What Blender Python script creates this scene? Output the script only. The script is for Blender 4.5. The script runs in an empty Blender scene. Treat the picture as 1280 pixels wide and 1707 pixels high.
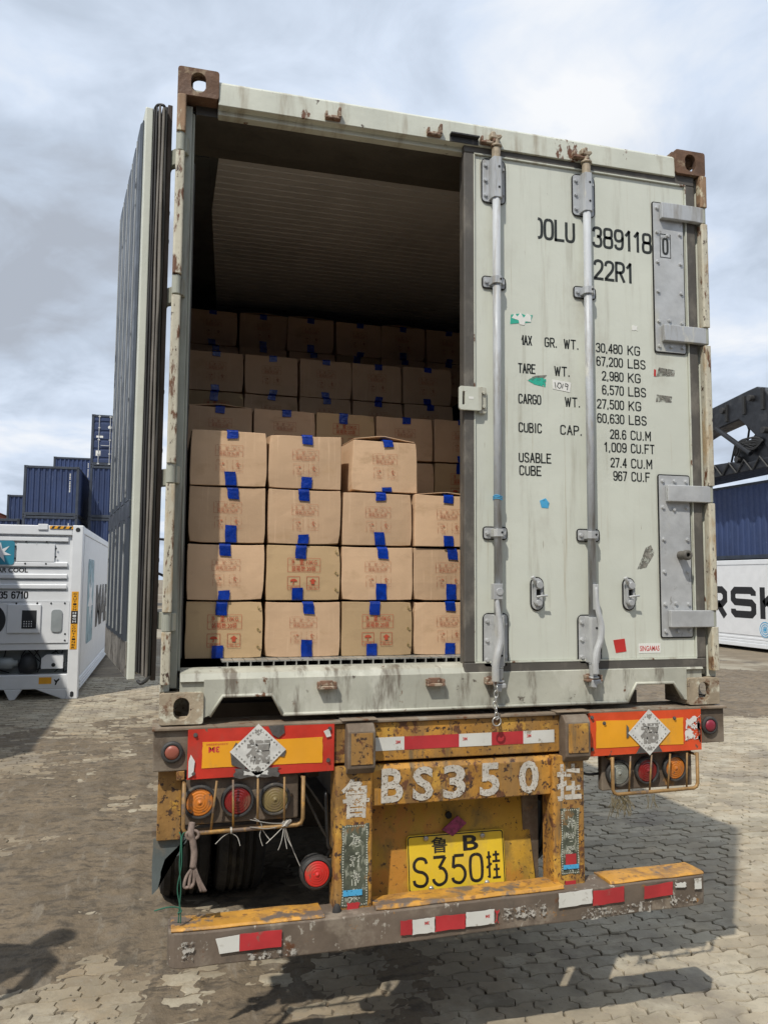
import bpy, bmesh, math, random
import numpy as np
from mathutils import Vector, Matrix, Euler, noise as mnoise
random.seed(7)
SC = bpy.context.scene
COL = SC.collection

# ------------------------------------------------------------------ camera
cd = bpy.data.cameras.new('camera'); cam = bpy.data.objects.new('camera', cd); COL.objects.link(cam)
cam.location = (-1.215, -3.176, 1.878)
_p, _y, _r = .084, .265, .007
_f = Vector((math.sin(_y)*math.cos(_p), math.cos(_y)*math.cos(_p), math.sin(_p)))
_rt = Vector((math.cos(_y), -math.sin(_y), 0)); _up = _rt.cross(_f)
_r2 = math.cos(_r)*_rt + math.sin(_r)*_up; _u2 = -math.sin(_r)*_rt + math.cos(_r)*_up
cam.rotation_euler = Matrix((_r2, _u2, -_f)).transposed().to_euler()
cd.sensor_fit = 'VERTICAL'; cd.sensor_height = 36; cd.lens = 1341.4/1707*36
cd.clip_start = .05; cd.clip_end = 3000
SC.camera = cam

# ------------------------------------------------------------------ sky, sun, exposure
SUN = Vector((.475, .57, -1)).normalized()
w = bpy.data.worlds.new("World"); SC.world = w; w.use_nodes = True
nt = w.node_tree; nt.nodes.clear()
def N(t, **k):
    n = nt.nodes.new(t)
    for a, b in k.items(): setattr(n, a, b)
    return n
out = N('ShaderNodeOutputWorld')
sky = N('ShaderNodeTexSky', sky_type='NISHITA', sun_disc=False)
sky.sun_elevation = math.radians(53.4); sky.sun_rotation = math.radians(219.8)
b1 = N('ShaderNodeBackground'); b1.inputs[1].default_value = .11
nt.links.new(sky.outputs[0], b1.inputs[0])
tc = N('ShaderNodeTexCoord'); sp = N('ShaderNodeSeparateXYZ'); nt.links.new(tc.outputs['Generated'], sp.inputs[0])
def M(op, a, b=None, c=None):
    n = N('ShaderNodeMath', operation=op)
    for i, v in enumerate((a, b, c)):
        if v is None: continue
        if isinstance(v, (int, float)): n.inputs[i].default_value = v
        else: nt.links.new(v, n.inputs[i])
    return n.outputs[0]
zz = M('ADD', M('MAXIMUM', sp.outputs[2], 0), .22)
cb = N('ShaderNodeCombineXYZ'); nt.links.new(M('DIVIDE', sp.outputs[0], zz), cb.inputs[0]); nt.links.new(M('DIVIDE', sp.outputs[1], zz), cb.inputs[1])
def sky_noise(scale, detail, rough, dist=0, off=(0,0,0)):
    mp = N('ShaderNodeMapping'); mp.inputs['Location'].default_value = off; mp.inputs['Rotation'].default_value=(0,0,.5)
    nt.links.new(cb.outputs[0], mp.inputs[0])
    n = N('ShaderNodeTexNoise'); n.inputs['Scale'].default_value = scale; n.inputs['Detail'].default_value = detail
    n.inputs['Roughness'].default_value = rough; n.inputs['Distortion'].default_value = dist
    nt.links.new(mp.outputs[0], n.inputs['Vector']); return n.outputs[0]
n1 = sky_noise(1.15, 7, .52, .35, (3.1, 1.7, 0)); n2 = sky_noise(.8, 6, .5, .3, (9.4, 4.2, 0)); n3 = sky_noise(4.2, 8, .55, .6, (1.4, 7.2, 0))
def R(v, a, b, c=0., d=1.):
    n = N('ShaderNodeMapRange', interpolation_type='SMOOTHSTEP'); nt.links.new(v, n.inputs[0])
    for i, x in enumerate((a, b, c, d)): n.inputs[i+1].default_value = x
    return n.outputs[0]
bright = M('ADD', M('MULTIPLY', n1, .72), M('MULTIPLY', n3, .28))
cr = N('ShaderNodeValToRGB'); e = cr.color_ramp.elements
e[0].position = .35; e[0].color = (.43, .475, .55, 1); e[1].position = .60; e[1].color = (.92, .94, .97, 1)
x = e.new(.43); x.color = (.54, .62, .74, 1); x = e.new(.50); x.color = (.68, .77, .91, 1)
nt.links.new(bright, cr.inputs[0])
b2 = N('ShaderNodeBackground'); b2.inputs[1].default_value = .98; nt.links.new(cr.outputs[0], b2.inputs[0])
mx = N('ShaderNodeMixShader'); nt.links.new(R(n2, .30, .50, .78, 1.), mx.inputs[0])
nt.links.new(b1.outputs[0], mx.inputs[1]); nt.links.new(b2.outputs[0], mx.inputs[2]); nt.links.new(mx.outputs[0], out.inputs[0])
sd = bpy.data.lights.new('sun', 'SUN'); sd.energy = 3.6; sd.angle = math.radians(.9); sd.color = (1, .945, .85)
so = bpy.data.objects.new('sun', sd); COL.objects.link(so); so.rotation_euler = SUN.to_track_quat('-Z', 'Y').to_euler(); so.location = (-4, -6, 9)
SC.view_settings.view_transform = 'Standard'; SC.view_settings.look = 'None'; SC.view_settings.exposure = .06; SC.view_settings.gamma = 1
SC.cycles.use_denoising = True
SC.cycles.max_bounces = 6; SC.cycles.diffuse_bounces = 3

# ------------------------------------------------------------------ materials
def hx(r, g, b):
    f = lambda c: (c/255/12.92) if c/255 <= .04045 else ((c/255+.055)/1.055)**2.4
    return (f(r), f(g), f(b), 1)
MATS = {}
def mat(name, col, rough=.6, metal=0., vary=.12, vscale=4., layers=(), bump=0., bscale=60., stripe=None, per=False, coat=0., alpha=None, spec=.5, attr=None):
    """layers: (colour, scale xyz, noise scale, lo, hi[, detail[, roughness[, bump depth]]])"""
    m = bpy.data.materials.new(name); m.use_nodes = True; t = m.node_tree; L = t.links
    bs = t.nodes['Principled BSDF']; bs.inputs['Roughness'].default_value = rough; bs.inputs['Metallic'].default_value = metal
    bs.inputs['Specular IOR Level'].default_value = spec
    if coat: bs.inputs['Coat Weight'].default_value = coat
    tc = t.nodes.new('ShaderNodeTexCoord'); vec = tc.outputs['Object']
    if per:
        oi = t.nodes.new('ShaderNodeObjectInfo'); cx = t.nodes.new('ShaderNodeCombineXYZ')
        mm = t.nodes.new('ShaderNodeMath'); mm.operation = 'MULTIPLY'; mm.inputs[1].default_value = 37.; L.new(oi.outputs['Random'], mm.inputs[0])
        for i in range(3): L.new(mm.outputs[0], cx.inputs[i])
        va = t.nodes.new('ShaderNodeVectorMath'); L.new(vec, va.inputs[0]); L.new(cx.outputs[0], va.inputs[1]); vec = va.outputs[0]
    def nz(scale, sc=(1, 1, 1), det=4., rg=.6, off=0.):
        mp = t.nodes.new('ShaderNodeMapping'); mp.inputs['Scale'].default_value = sc; mp.inputs['Location'].default_value = (off, off*.7, off*1.3); L.new(vec, mp.inputs[0])
        n = t.nodes.new('ShaderNodeTexNoise'); n.inputs['Scale'].default_value = scale; n.inputs['Detail'].default_value = det; n.inputs['Roughness'].default_value = rg
        L.new(mp.outputs[0], n.inputs['Vector']); return n.outputs[0]
    def mr(v, a, b, c=0., d=1.):
        n = t.nodes.new('ShaderNodeMapRange'); n.interpolation_type = 'SMOOTHSTEP'; L.new(v, n.inputs[0])
        for i, x in enumerate((a, b, c, d)): n.inputs[i+1].default_value = x
        return n.outputs[0]
    def mix(f, a, b, typ='MIX'):
        n = t.nodes.new('ShaderNodeMix'); n.data_type = 'RGBA'; n.blend_type = typ
        for s, v in ((0, f), (6, a), (7, b)):
            if isinstance(v, (int, float)): n.inputs[s].default_value = v
            elif isinstance(v, tuple): n.inputs[s].default_value = v
            else: L.new(v, n.inputs[s])
        return n.outputs[2]
    base = mix(mr(nz(vscale), .3, .7), tuple(c*(1-vary) for c in col[:3])+(1,), tuple(min(1, c*(1+vary)) for c in col[:3])+(1,))
    if attr:
        at = t.nodes.new('ShaderNodeAttribute'); at.attribute_name = attr; base = mix(1., base, at.outputs['Color'], 'MULTIPLY')
    if per:
        v = mr(oi.outputs['Random'], 0, 1, .86, 1.1); g = t.nodes.new('ShaderNodeCombineColor')
        for i in range(3): L.new(v, g.inputs[i])
        base = mix(1., base, g.outputs[0], 'MULTIPLY')
    hgt = None
    k = 0
    for ly in layers:
        k += 1; c, sc, ns, lo, hi = ly[:5]; det = ly[5] if len(ly) > 5 else 6.
        f = mr(nz(ns, sc, det, .65, 3.7*k), lo, hi)
        base = mix(f, base, c)
        if len(ly) > 6 and ly[6] is not None:
            pass
    L.new(base, bs.inputs['Base Color'])
    if bump:
        bn = t.nodes.new('ShaderNodeBump'); bn.inputs['Strength'].default_value = 1.; bn.inputs['Distance'].default_value = bump
        h = nz(bscale, (1, 1, 1), 5., .6, 11.)
        if stripe:   # regular corrugation along one axis: (axis, period, depth)
            sx = t.nodes.new('ShaderNodeSeparateXYZ'); L.new(tc.outputs['Object'], sx.inputs[0])
            a = t.nodes.new('ShaderNodeMath'); a.operation = 'MULTIPLY'; a.inputs[1].default_value = 2*math.pi/stripe[1]; L.new(sx.outputs[stripe[0]], a.inputs[0])
            s = t.nodes.new('ShaderNodeMath'); s.operation = 'SINE'; L.new(a.outputs[0], s.inputs[0])
            q = t.nodes.new('ShaderNodeMath'); q.operation = 'MULTIPLY_ADD'; L.new(s.outputs[0], q.inputs[0]); q.inputs[1].default_value = stripe[2]; L.new(h, q.inputs[2]); h = q.outputs[0]
        L.new(h, bn.inputs['Height']); L.new(bn.outputs[0], bs.inputs['Normal'])
    L.new(mr(nz(9., (1, 1, 1), 4., .6, 21.), .3, .7, max(0, rough-.12), min(1, rough+.12)), bs.inputs['Roughness'])
    if alpha:        # worn-through paint or a torn sticker: (noise scale, lo, hi)
        tr = t.nodes.new('ShaderNodeBsdfTransparent'); ms = t.nodes.new('ShaderNodeMixShader'); o = t.nodes['Material Output']
        L.new(mr(nz(alpha[0], (1, 1, 1), 6., .7, 5.), alpha[1], alpha[2]), ms.inputs[0]); L.new(tr.outputs[0], ms.inputs[1]); L.new(bs.outputs[0], ms.inputs[2]); L.new(ms.outputs[0], o.inputs['Surface'])
    MATS[name] = m; return m

RUST = (.13, .055, .025, 1); RUSTD = (.055, .03, .02, 1); GRIME = (.16, .14, .11, 1)
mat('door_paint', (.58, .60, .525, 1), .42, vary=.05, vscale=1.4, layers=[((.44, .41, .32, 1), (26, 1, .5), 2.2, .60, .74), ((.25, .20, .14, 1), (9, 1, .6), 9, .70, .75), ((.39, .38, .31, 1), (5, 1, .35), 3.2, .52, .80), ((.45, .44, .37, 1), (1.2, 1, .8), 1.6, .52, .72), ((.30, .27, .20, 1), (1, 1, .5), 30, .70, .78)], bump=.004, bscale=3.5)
mat('frame_paint', (.53, .545, .47, 1), .5, vary=.07, layers=[((.34, .31, .24, 1), (4, 1, .5), 4, .50, .72), (RUST, (1, 1, .45), 14, .62, .67), (RUSTD, (1, 1, 1), 24, .68, .72)], bump=.0012, bscale=30)
mat('sill_paint', (.41, .41, .345, 1), .5, vary=.12, layers=[((.50, .50, .43, 1), (1, 1, .6), 6, .52, .62), (GRIME, (3, 1, .6), 5, .50, .68), ((.09, .075, .06, 1), (1, 1, 1.4), 9, .62, .68), (RUST, (1, 1, .6), 13, .64, .69)], bump=.0015, bscale=25)
mat('post_paint', (.50, .47, .37, 1), .5, vary=.1, layers=[(RUST, (1.6, 1, .5), 14, .53, .60), (RUSTD, (2, 1, .8), 30, .58, .64), ((.40, .30, .18, 1), (1.4, 1, .4), 8, .5, .64), ((.30, .26, .20, 1), (2, 1, .4), 5, .55, .7)], bump=.002, bscale=40)
mat('post_rust', (.30, .19, .11, 1), .7, vary=.25, layers=[((.50, .45, .32, 1), (2, 1, .6), 16, .55, .63), (RUSTD, (1, 1, 1), 20, .58, .68)], bump=.002, bscale=45)
mat('jamb', (.33, .34, .285, 1), .5, vary=.1, layers=[(GRIME, (4, 1, .2), 6, .5, .7)], bump=.0008)
mat('casting_rust', (.125, .068, .040, 1), .75, vary=.3, vscale=9, layers=[((.27, .20, .13, 1), (1, 1, 1), 14, .54, .66), ((.055, .03, .02, 1), (1, 1, 1), 8, .55, .68)], bump=.004, bscale=35)
mat('casting_pale', (.33, .27, .19, 1), .7, vary=.2, vscale=9, layers=[((.56, .54, .43, 1), (1, 1, 1), 10, .5, .6), (RUST, (1, 1, 1), 12, .55, .66), (RUSTD, (1, 1, 1), 30, .62, .68)], bump=.004, bscale=35)
mat('gasket', (.085, .078, .068, 1), .65, vary=.15, layers=[((.17, .155, .13, 1), (1, 1, .6), 7, .5, .7)], bump=.0008, bscale=50)
mat('gasket_dark', (.028, .027, .027, 1), .6, vary=.2, layers=[((.09, .08, .07, 1), (6, 6, .3), 8, .6, .75)])
mat('gasket_grey', (.17, .155, .135, 1), .45, vary=.2, layers=[((.05, .045, .04, 1), (8, 8, .3), 6, .5, .7)])
mat('edge_brown', (.05, .036, .03, 1), .7, vary=.2)
mat('rod_steel', (.41, .43, .45, 1), .6, .1, vary=.08, layers=[((.27, .26, .24, 1), (2, 2, .25), 9, .50, .66), ((.50, .50, .46, 1), (1, 1, .3), 14, .58, .66), ((.36, .35, .31, 1), (3, 3, .5), 12, .58, .72), ((.30, .22, .15, 1), (1, 1, .6), 22, .69, .73)], bump=.0006)
mat('zinc', (.47, .48, .48, 1), .45, .25, vary=.12, vscale=9, layers=[((.5, .5, .45, 1), (1, 1, .5), 7, .55, .7), (GRIME, (1, 1, .6), 12, .62, .72)], bump=.0008)
mat('keeper_rust', (.17, .095, .06, 1), .75, vary=.35, vscale=30, layers=[((.38, .32, .24, 1), (1, 1, 1), 40, .50, .62)], bump=.002)
mat('cam_tan', (.34, .28, .20, 1), .6, .1, vary=.2, vscale=30, layers=[(RUST, (1, 1, 1), 40, .58, .66)], bump=.001)
mat('dark_steel', (.04, .04, .042, 1), .5, .4, vary=.2)
mat('black_hole', (.012, .012, .012, 1), .9, vary=.1)
mat('edge_panel_dark', (.07, .075, .075, 1), .5, .35, vary=.15)
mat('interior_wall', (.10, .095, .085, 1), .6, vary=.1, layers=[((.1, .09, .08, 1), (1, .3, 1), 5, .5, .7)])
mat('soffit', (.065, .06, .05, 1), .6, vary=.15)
mat('ceiling', (.42, .41, .40, 1), .5, vary=.05, layers=[((.32, .31, .30, 1), (1, 1, 1), 1.2, .5, .75), ((.1, .08, .07, 1), (1, 1, 1), 22, .73, .76)])
mat('alu_floor', (.42, .41, .37, 1), .45, .5, vary=.15, layers=[((.12, .11, .09, 1), (1, 1, 1), 40, .58, .66)], bump=.001)
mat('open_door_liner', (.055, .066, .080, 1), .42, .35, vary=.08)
mat('liner_bead', (.42, .44, .44, 1), .35, .2, vary=.1, layers=[((.1, .11, .12, 1), (1, 1, .5), 18, .58, .66)])
mat('scuff_plate', (.25, .235, .21, 1), .45, .4, vary=.25, layers=[((.1, .09, .08, 1), (1, 1, 1), 18, .5, .6)], bump=.002)
mat('black_ink', (.018, .022, .02, 1), .6, vary=.1, alpha=(55, .24, .32))
mat('ink_faint', (.10, .10, .09, 1), .7, alpha=(60, .46, .54))
mat('white_sticker', (.72, .72, .68, 1), .5, vary=.05, alpha=(60, .25, .3))
mat('green_sticker', (.03, .38, .27, 1), .5, vary=.1, alpha=(70, .40, .44))
mat('blue_sticker', (.07, .36, .62, 1), .5, vary=.1, alpha=(90, .38, .42))
mat('red_sticker', (.50, .035, .03, 1), .5, vary=.15)
mat('red_ink', (.55, .05, .05, 1), .5)
mat('dirty_residue', (.23, .22, .19, 1), .8, vary=.3, vscale=30, alpha=(40, .44, .56))
mat('bright_chain', (.5, .5, .48, 1), .35, .7, vary=.1)
mat('letter_black', (.012, .012, .014, 1), .5)
mat('carton', (.55, .375, .235, 1), .8, vary=.06, vscale=5, layers=[((.43, .285, .165, 1), (1, 1, 2), 4, .52, .72), ((.60, .42, .27, 1), (14, 1, .6), 6, .55, .75)], bump=.0015, bscale=14, per=True, spec=.25)
mat('carton_dark', (.45, .315, .175, 1), .75, vary=.05, vscale=5, layers=[((.37, .25, .14, 1), (1, 1, 3), 5, .55, .75)], bump=.001, bscale=14, per=True, spec=.3)
mat('carton_red', (.42, .07, .035, 1), .8, alpha=(90, .26, .36), spec=.2)
mat('carton_red_faint', (.43, .15, .08, 1), .8, alpha=(90, .42, .56), spec=.2)
mat('staple', (.55, .42, .18, 1), .4, .7)
mat('blue_tape', (.003, .030, .26, 1), .24, vary=.25, vscale=30, bump=.003, bscale=45, per=True)
mat('trailer_yellow', (.43, .21, .035, 1), .6, vary=.25, vscale=6, layers=[((.30, .165, .05, 1), (1.5, 1, .5), 3, .42, .60), ((.19, .125, .06, 1), (3, 1, .4), 7, .54, .68), ((.22, .12, .035, 1), (2, 1, .8), 5, .48, .66), ((.52, .29, .05, 1), (1, 1, 1), 7, .56, .66), (RUST, (1, 1, .7), 22, .55, .62), (RUSTD, (1, 1, 1), 48, .56, .62)], bump=.002, bscale=45)
mat('panel_yellow', (.46, .27, .03, 1), .6, vary=.15, vscale=3, layers=[((.22, .145, .035, 1), (1.5, 1, 1), 4, .50, .68), ((.44, .20, .03, 1), (1, 1, .7), 6, .48, .62), ((.42, .21, .04, 1), (1, 1, 1), 5, .58, .7), ((.07, .045, .02, 1), (1, 1, 1), 45, .58, .66)], bump=.002, bscale=40)
mat('trailer_brown', (.115, .085, .06, 1), .75, vary=.25, vscale=8, layers=[((.30, .15, .04, 1), (1, 1, 1), 9, .60, .68), ((.20, .165, .125, 1), (1, 1, 1), 4, .5, .66)], bump=.002, bscale=50)
mat('top_flange', (.20, .155, .11, 1), .8, vary=.2, vscale=9, layers=[(RUST, (1, 1, 1), 14, .56, .66), ((.30, .27, .22, 1), (1, 1, 1), 6, .52, .66)], bump=.002, bscale=50)
mat('bumper_brown', (.135, .105, .08, 1), .65, vary=.2, vscale=5, layers=[((.24, .20, .155, 1), (1, 1, 1), 5, .52, .66), ((.36, .33, .28, 1), (1, 1, .7), 22, .62, .66), ((.09, .075, .06, 1), (1, 1, 1), 6, .55, .7), ((.32, .15, .03, 1), (1, 1, 1), 12, .63, .69), (RUST, (1, 1, 1), 9, .6, .7)], bump=.002, bscale=30)
mat('bumper_yellow', (.50, .25, .04, 1), .6, vary=.2, vscale=6, layers=[((.34, .18, .05, 1), (1, 1, 1), 7, .46, .6), ((.26, .13, .04, 1), (1, 1, 1), 26, .54, .64), ((.15, .115, .09, 1), (1, 1, 1), 6, .54, .62)], bump=.003, bscale=30)
mat('chassis_dark', (.045, .036, .028, 1), .85, vary=.3)
mat('worn_white', (.52, .49, .43, 1), .8, vary=.12, vscale=20, alpha=(95, .38, .46))
mat('reflex_red', (.50, .035, .02, 1), .45, vary=.15, vscale=8, layers=[((.34, .06, .04, 1), (1, 1, .6), 6, .52, .7), ((.17, .1, .07, 1), (1, 1, 1), 22, .66, .70)])
mat('reflex_orange', (.62, .075, .022, 1), .4, vary=.12, vscale=8, layers=[((.12, .08, .06, 1), (1, 1, 1), 24, .64, .68)])
mat('reflex_yellow', (.78, .35, .02, 1), .45, vary=.08, layers=[((.55, .28, .06, 1), (1, 1, .5), 7, .54, .7), ((.10, .08, .06, 1), (1, 1, 1), 26, .67, .70)])
mat('tape_white', (.60, .60, .56, 1), .45, vary=.08, layers=[((.3, .27, .22, 1), (1, 1, 1), 18, .6, .7)], alpha=(38, .25, .29))
mat('tape_red', (.42, .03, .035, 1), .5, vary=.2, layers=[((.25, .10, .08, 1), (1, 1, 1), 18, .6, .7)], alpha=(38, .25, .29))
mat('foil_white', (.60, .60, .57, 1), .4, vary=.12, vscale=30)
mat('foil_grey', (.26, .25, .23, 1), .5, .1, vary=.2, vscale=25, alpha=(55, .40, .46))
mat('foil_dark', (.09, .085, .08, 1), .5, vary=.3, vscale=30)
mat('peel_white', (.66, .64, .60, 1), .6, vary=.1, alpha=(26, .47, .5)); mat('tape_flakes', (.40, .38, .34, 1), .6, vary=.2, vscale=30, alpha=(42, .52, .56))
mat('rubber', (.035, .034, .033, 1), .7, vary=.25, vscale=20, layers=[((.11, .095, .075, 1), (1, 1, 1), 9, .52, .68)], bump=.001)
mat('tyre', (.014, .013, .012, 1), .85, vary=.3, vscale=10, layers=[((.05, .042, .03, 1), (1, 1, 1), 6, .54, .72)], bump=.004, bscale=24)
mat('lens_amber', (.55, .17, .02, 1), .3, vary=.12, layers=[((.20, .14, .09, 1), (1, 1, .7), 12, .50, .72), ((.10, .08, .06, 1), (1, 1, 1), 40, .58, .68)], coat=.3)
mat('lens_red', (.20, .012, .012, 1), .3, vary=.15, layers=[((.20, .14, .09, 1), (1, 1, .7), 12, .50, .72), ((.10, .08, .06, 1), (1, 1, 1), 40, .58, .68)], coat=.3)
mat('lens_bright_red', (.62, .025, .02, 1), .3, vary=.1, layers=[((.20, .14, .09, 1), (1, 1, .7), 12, .50, .72), ((.10, .08, .06, 1), (1, 1, 1), 40, .58, .68)], coat=.3)
mat('lens_clear', (.20, .15, .06, 1), .35, vary=.2, layers=[((.20, .14, .09, 1), (1, 1, .7), 12, .50, .72), ((.10, .08, .06, 1), (1, 1, 1), 40, .58, .68)], coat=.3)
mat('lens_white', (.22, .23, .20, 1), .3, vary=.25, vscale=40, coat=.3)
mat('lens_faded', (.30, .09, .06, 1), .5, vary=.15)
mat('lens_side', (.24, .02, .04, 1), .4, vary=.15)
mat('guard_pipe', (.27, .16, .06, 1), .6, .2, vary=.25, vscale=14, layers=[((.14, .10, .075, 1), (1, 1, 1), 12, .5, .62), ((.45, .24, .05, 1), (1, 1, 1), 9, .58, .68)], bump=.0015)
mat('plate_yellow', (.72, .50, .03, 1), .45, vary=.08, layers=[((.58, .40, .07, 1), (1, 1, .6), 7, .50, .7), ((.45, .28, .05, 1), (1, 1, 1), 25, .63, .72)])
mat('plate_black', (.016, .015, .014, 1), .5, alpha=(70, .22, .30))
mat('bolt', (.42, .41, .38, 1), .35, .6)
mat('wire', (.25, .20, .14, 1), .5, .4)
mat('wire_pale', (.40, .38, .34, 1), .5, .3)
mat('cloth', (.20, .15, .125, 1), .9, vary=.25, vscale=40)
mat('green_twine', (.02, .11, .07, 1), .8)
mat('black_cable', (.012, .012, .012, 1), .4)
mat('purple_tag', (.22, .03, .09, 1), .5, vary=.4, vscale=60)
mat('straw', (.16, .13, .07, 1), .9)
mat('mudflap', (.10, .12, .12, 1), .7, vary=.2, layers=[(GRIME, (1, 1, 1), 6, .5, .65)])
mat('navy_box', (.025, .045, .12, 1), .55, vary=.12, vscale=1, layers=[((.06, .09, .18, 1), (1, 1, .3), 3, .58, .72), ((.2, .22, .28, 1), (1, 1, 1), 7, .69, .73)], per=True)
mat('navy_frame', (.035, .045, .065, 1), .6, vary=.2, per=True)
mat('reefer_white', (.72, .74, .76, 1), .4, vary=.03)
mat('reefer_rib', (.76, .77, .78, 1), .4, vary=.03, bump=.004, bscale=2, stripe=(1, .045, .8))
mat('reefer_grey', (.30, .33, .34, 1), .5)
mat('reefer_dark', (.02, .022, .025, 1), .6)
mat('sky_blue', (.03, .22, .32, 1), .5)
mat('faded_blue', (.22, .36, .42, 1), .5, alpha=(2.2, .30, .5))
mat('hazard_yellow', (.80, .38, .02, 1), .5)
mat('stripe_black', (.02, .02, .02, 1), .6)
mat('crane_black', (.012, .013, .016, 1), .45, vary=.2, layers=[((.04, .04, .042, 1), (1, 1, 1), 2, .55, .7)])
mat('brick', (.22, .06, .04, 1), .8, vary=.3, vscale=3)
mat('roof_tin', (.15, .04, .03, 1), .7)
mat('truck_blue', (.03, .035, .05, 1), .4)
mat('glass_dark', (.02, .025, .03, 1), .1, spec=.8)
mat('skin', (.45, .25, .17, 1), .5); mat('shirt', (.06, .08, .16, 1), .9); mat('trousers', (.03, .03, .035, 1), .9); mat('hair', (.01, .009, .008, 1), .6)
mat('paver', (.35, .305, .225, 1), .85, vary=.14, vscale=4, attr='tint', layers=[((.25, .215, .155, 1), (1, 1, 1), 7, .5, .7), ((.41, .37, .285, 1), (1, 1, 1), 2.3, .50, .70), ((.21, .18, .14, 1), (1, 1, 1), 1.1, .54, .68), ((.16, .135, .10, 1), (1, 1, 1), 14, .64, .70), ((.27, .23, .18, 1), (1, 1, 1), 45, .58, .66)], bump=.004, bscale=38)
mat('mud', (.165, .128, .085, 1), .88, vary=.2, vscale=2, layers=[((.095, .076, .054, 1), (1, 2.2, 1), 8, .48, .62), ((.19, .16, .12, 1), (2.5, .5, 1), 5, .56, .68), ((.165, .136, .10, 1), (1, 1, 1), 5, .5, .68), ((.09, .075, .055, 1), (1, 1, 1), 3.1, .58, .72), ((.06, .05, .035, 1), (1, 1, 1), 30, .66, .70)], bump=.014, bscale=22)
mat('stone', (.19, .165, .125, 1), .9, vary=.35, vscale=5)
mat('dirt', (.175, .140, .095, 1), .9, vary=.14, vscale=1.2, layers=[((.28, .25, .19, 1), (1, 1, 1), .32, .50, .62), ((.11, .092, .07, 1), (1, 1, 1), .9, .56, .68), ((.34, .305, .235, 1), (.6, 1.6, 1), 4, .62, .68)], bump=.012, bscale=14)

# ------------------------------------------------------------------ mesh helpers
def nb(): return bmesh.new()
def link(name, bm, m, parent=None, bevel=0., smooth=False, seg=2, loc=None, rot=None):
    bmesh.ops.recalc_face_normals(bm, faces=bm.faces)
    me = bpy.data.meshes.new(name); bm.to_mesh(me); bm.free()
    mm = [m] if isinstance(m, str) else list(m)
    for a in mm: me.materials.append(MATS[a])
    if smooth:
        for p in me.polygons: p.use_smooth = True
    o = bpy.data.objects.new(name, me); COL.objects.link(o); o.parent = parent
    if loc is not None: o.location = loc
    if rot is not None: o.rotation_euler = rot
    if bevel:
        b = o.modifiers.new('bevel', 'BEVEL'); b.width = bevel; b.segments = seg; b.limit_method = 'ANGLE'; b.angle_limit = math.radians(40)
    return o
def flat(name, bm, m, parent=None, **k):      # marks lying on a surface: normals kept
    me = bpy.data.meshes.new(name); bm.to_mesh(me); bm.free()
    for a in ([m] if isinstance(m, str) else m): me.materials.append(MATS[a])
    o = bpy.data.objects.new(name, me); COL.objects.link(o); o.parent = parent; return o
def empty(name, label, cat, loc=(0, 0, 0), group=None, rot=0):
    o = bpy.data.objects.new(name, None); COL.objects.link(o); o.location = loc; o.rotation_euler = (0, 0, rot); o.empty_display_size = .2
    tag(o, label, cat, group); return o
def tag(o, label, cat, group=None, kind=None):
    if label: o['label'] = label
    if cat: o['category'] = cat
    if group: o['group'] = group
    if kind: o['kind'] = kind
    return o
def setmi(faces, mi):
    for f in faces: f.material_index = mi
def box(bm, x0, x1, y0, y1, z0, z1, mi=0):
    v = [bm.verts.new(p) for p in ((x0,y0,z0),(x1,y0,z0),(x1,y1,z0),(x0,y1,z0),(x0,y0,z1),(x1,y0,z1),(x1,y1,z1),(x0,y1,z1))]
    fs = [bm.faces.new([v[i] for i in q]) for q in ((0,3,2,1),(4,5,6,7),(0,1,5,4),(1,2,6,5),(2,3,7,6),(3,0,4,7))]
    setmi(fs, mi); return v
def AX(axis, a, b, d):
    return {'x': (d, a, b), 'y': (a, d, b), 'z': (a, b, d)}[axis]
def prism(bm, pts, axis, d0, d1, holes=(), mi=0):
    loops = []; es = []
    for lp in [pts]+list(holes):
        vs = [bm.verts.new(AX(axis, p[0], p[1], d0)) for p in lp]; loops.append(vs)
        es += [bm.edges.new((vs[i], vs[(i+1) % len(vs)])) for i in range(len(vs))]
    if holes:
        r = bmesh.ops.triangle_fill(bm, use_beauty=True, use_dissolve=False, edges=es)
        f0 = [g for g in r['geom'] if isinstance(g, bmesh.types.BMFace)]
    else: f0 = [bm.faces.new(loops[0])]
    mp = {}
    for vs in loops:
        for v in vs:
            c = list(v.co); c['xyz'.index(axis)] = d1; mp[v] = bm.verts.new(c)
    allf = list(f0)
    for f in f0: allf.append(bm.faces.new([mp[v] for v in reversed(f.verts)]))
    for vs in loops:
        for i in range(len(vs)):
            a, b = vs[i], vs[(i+1) % len(vs)]; allf.append(bm.faces.new((a, b, mp[b], mp[a])))
    setmi(allf, mi); return allf
def oval(cx, cy, w, h, n=8):      # stadium outline w wide, h tall
    r = min(w, h)/2; pts = []
    dx, dy = w/2-r, h/2-r
    for k, (sx, sy) in enumerate(((1, 1), (-1, 1), (-1, -1), (1, -1))):
        for i in range(n+1):
            a = math.pi/2*(k+i/n); pts.append((cx+sx*dx+r*math.cos(a), cy+sy*dy+r*math.sin(a)))
    o = []
    for p in pts:
        if not o or (abs(p[0]-o[-1][0])+abs(p[1]-o[-1][1])) > 1e-6: o.append(p)
    if abs(o[0][0]-o[-1][0])+abs(o[0][1]-o[-1][1]) < 1e-6: o.pop()
    return o
def rrect(x0, x1, y0, y1, r, n=3):
    pts = []
    for k, (cx, cy) in enumerate(((x1-r, y1-r), (x0+r, y1-r), (x0+r, y0+r), (x1-r, y0+r))):
        for i in range(n+1):
            a = math.pi/2*(k+i/n); pts.append((cx+r*math.cos(a), cy+r*math.sin(a)))
    return pts
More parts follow.
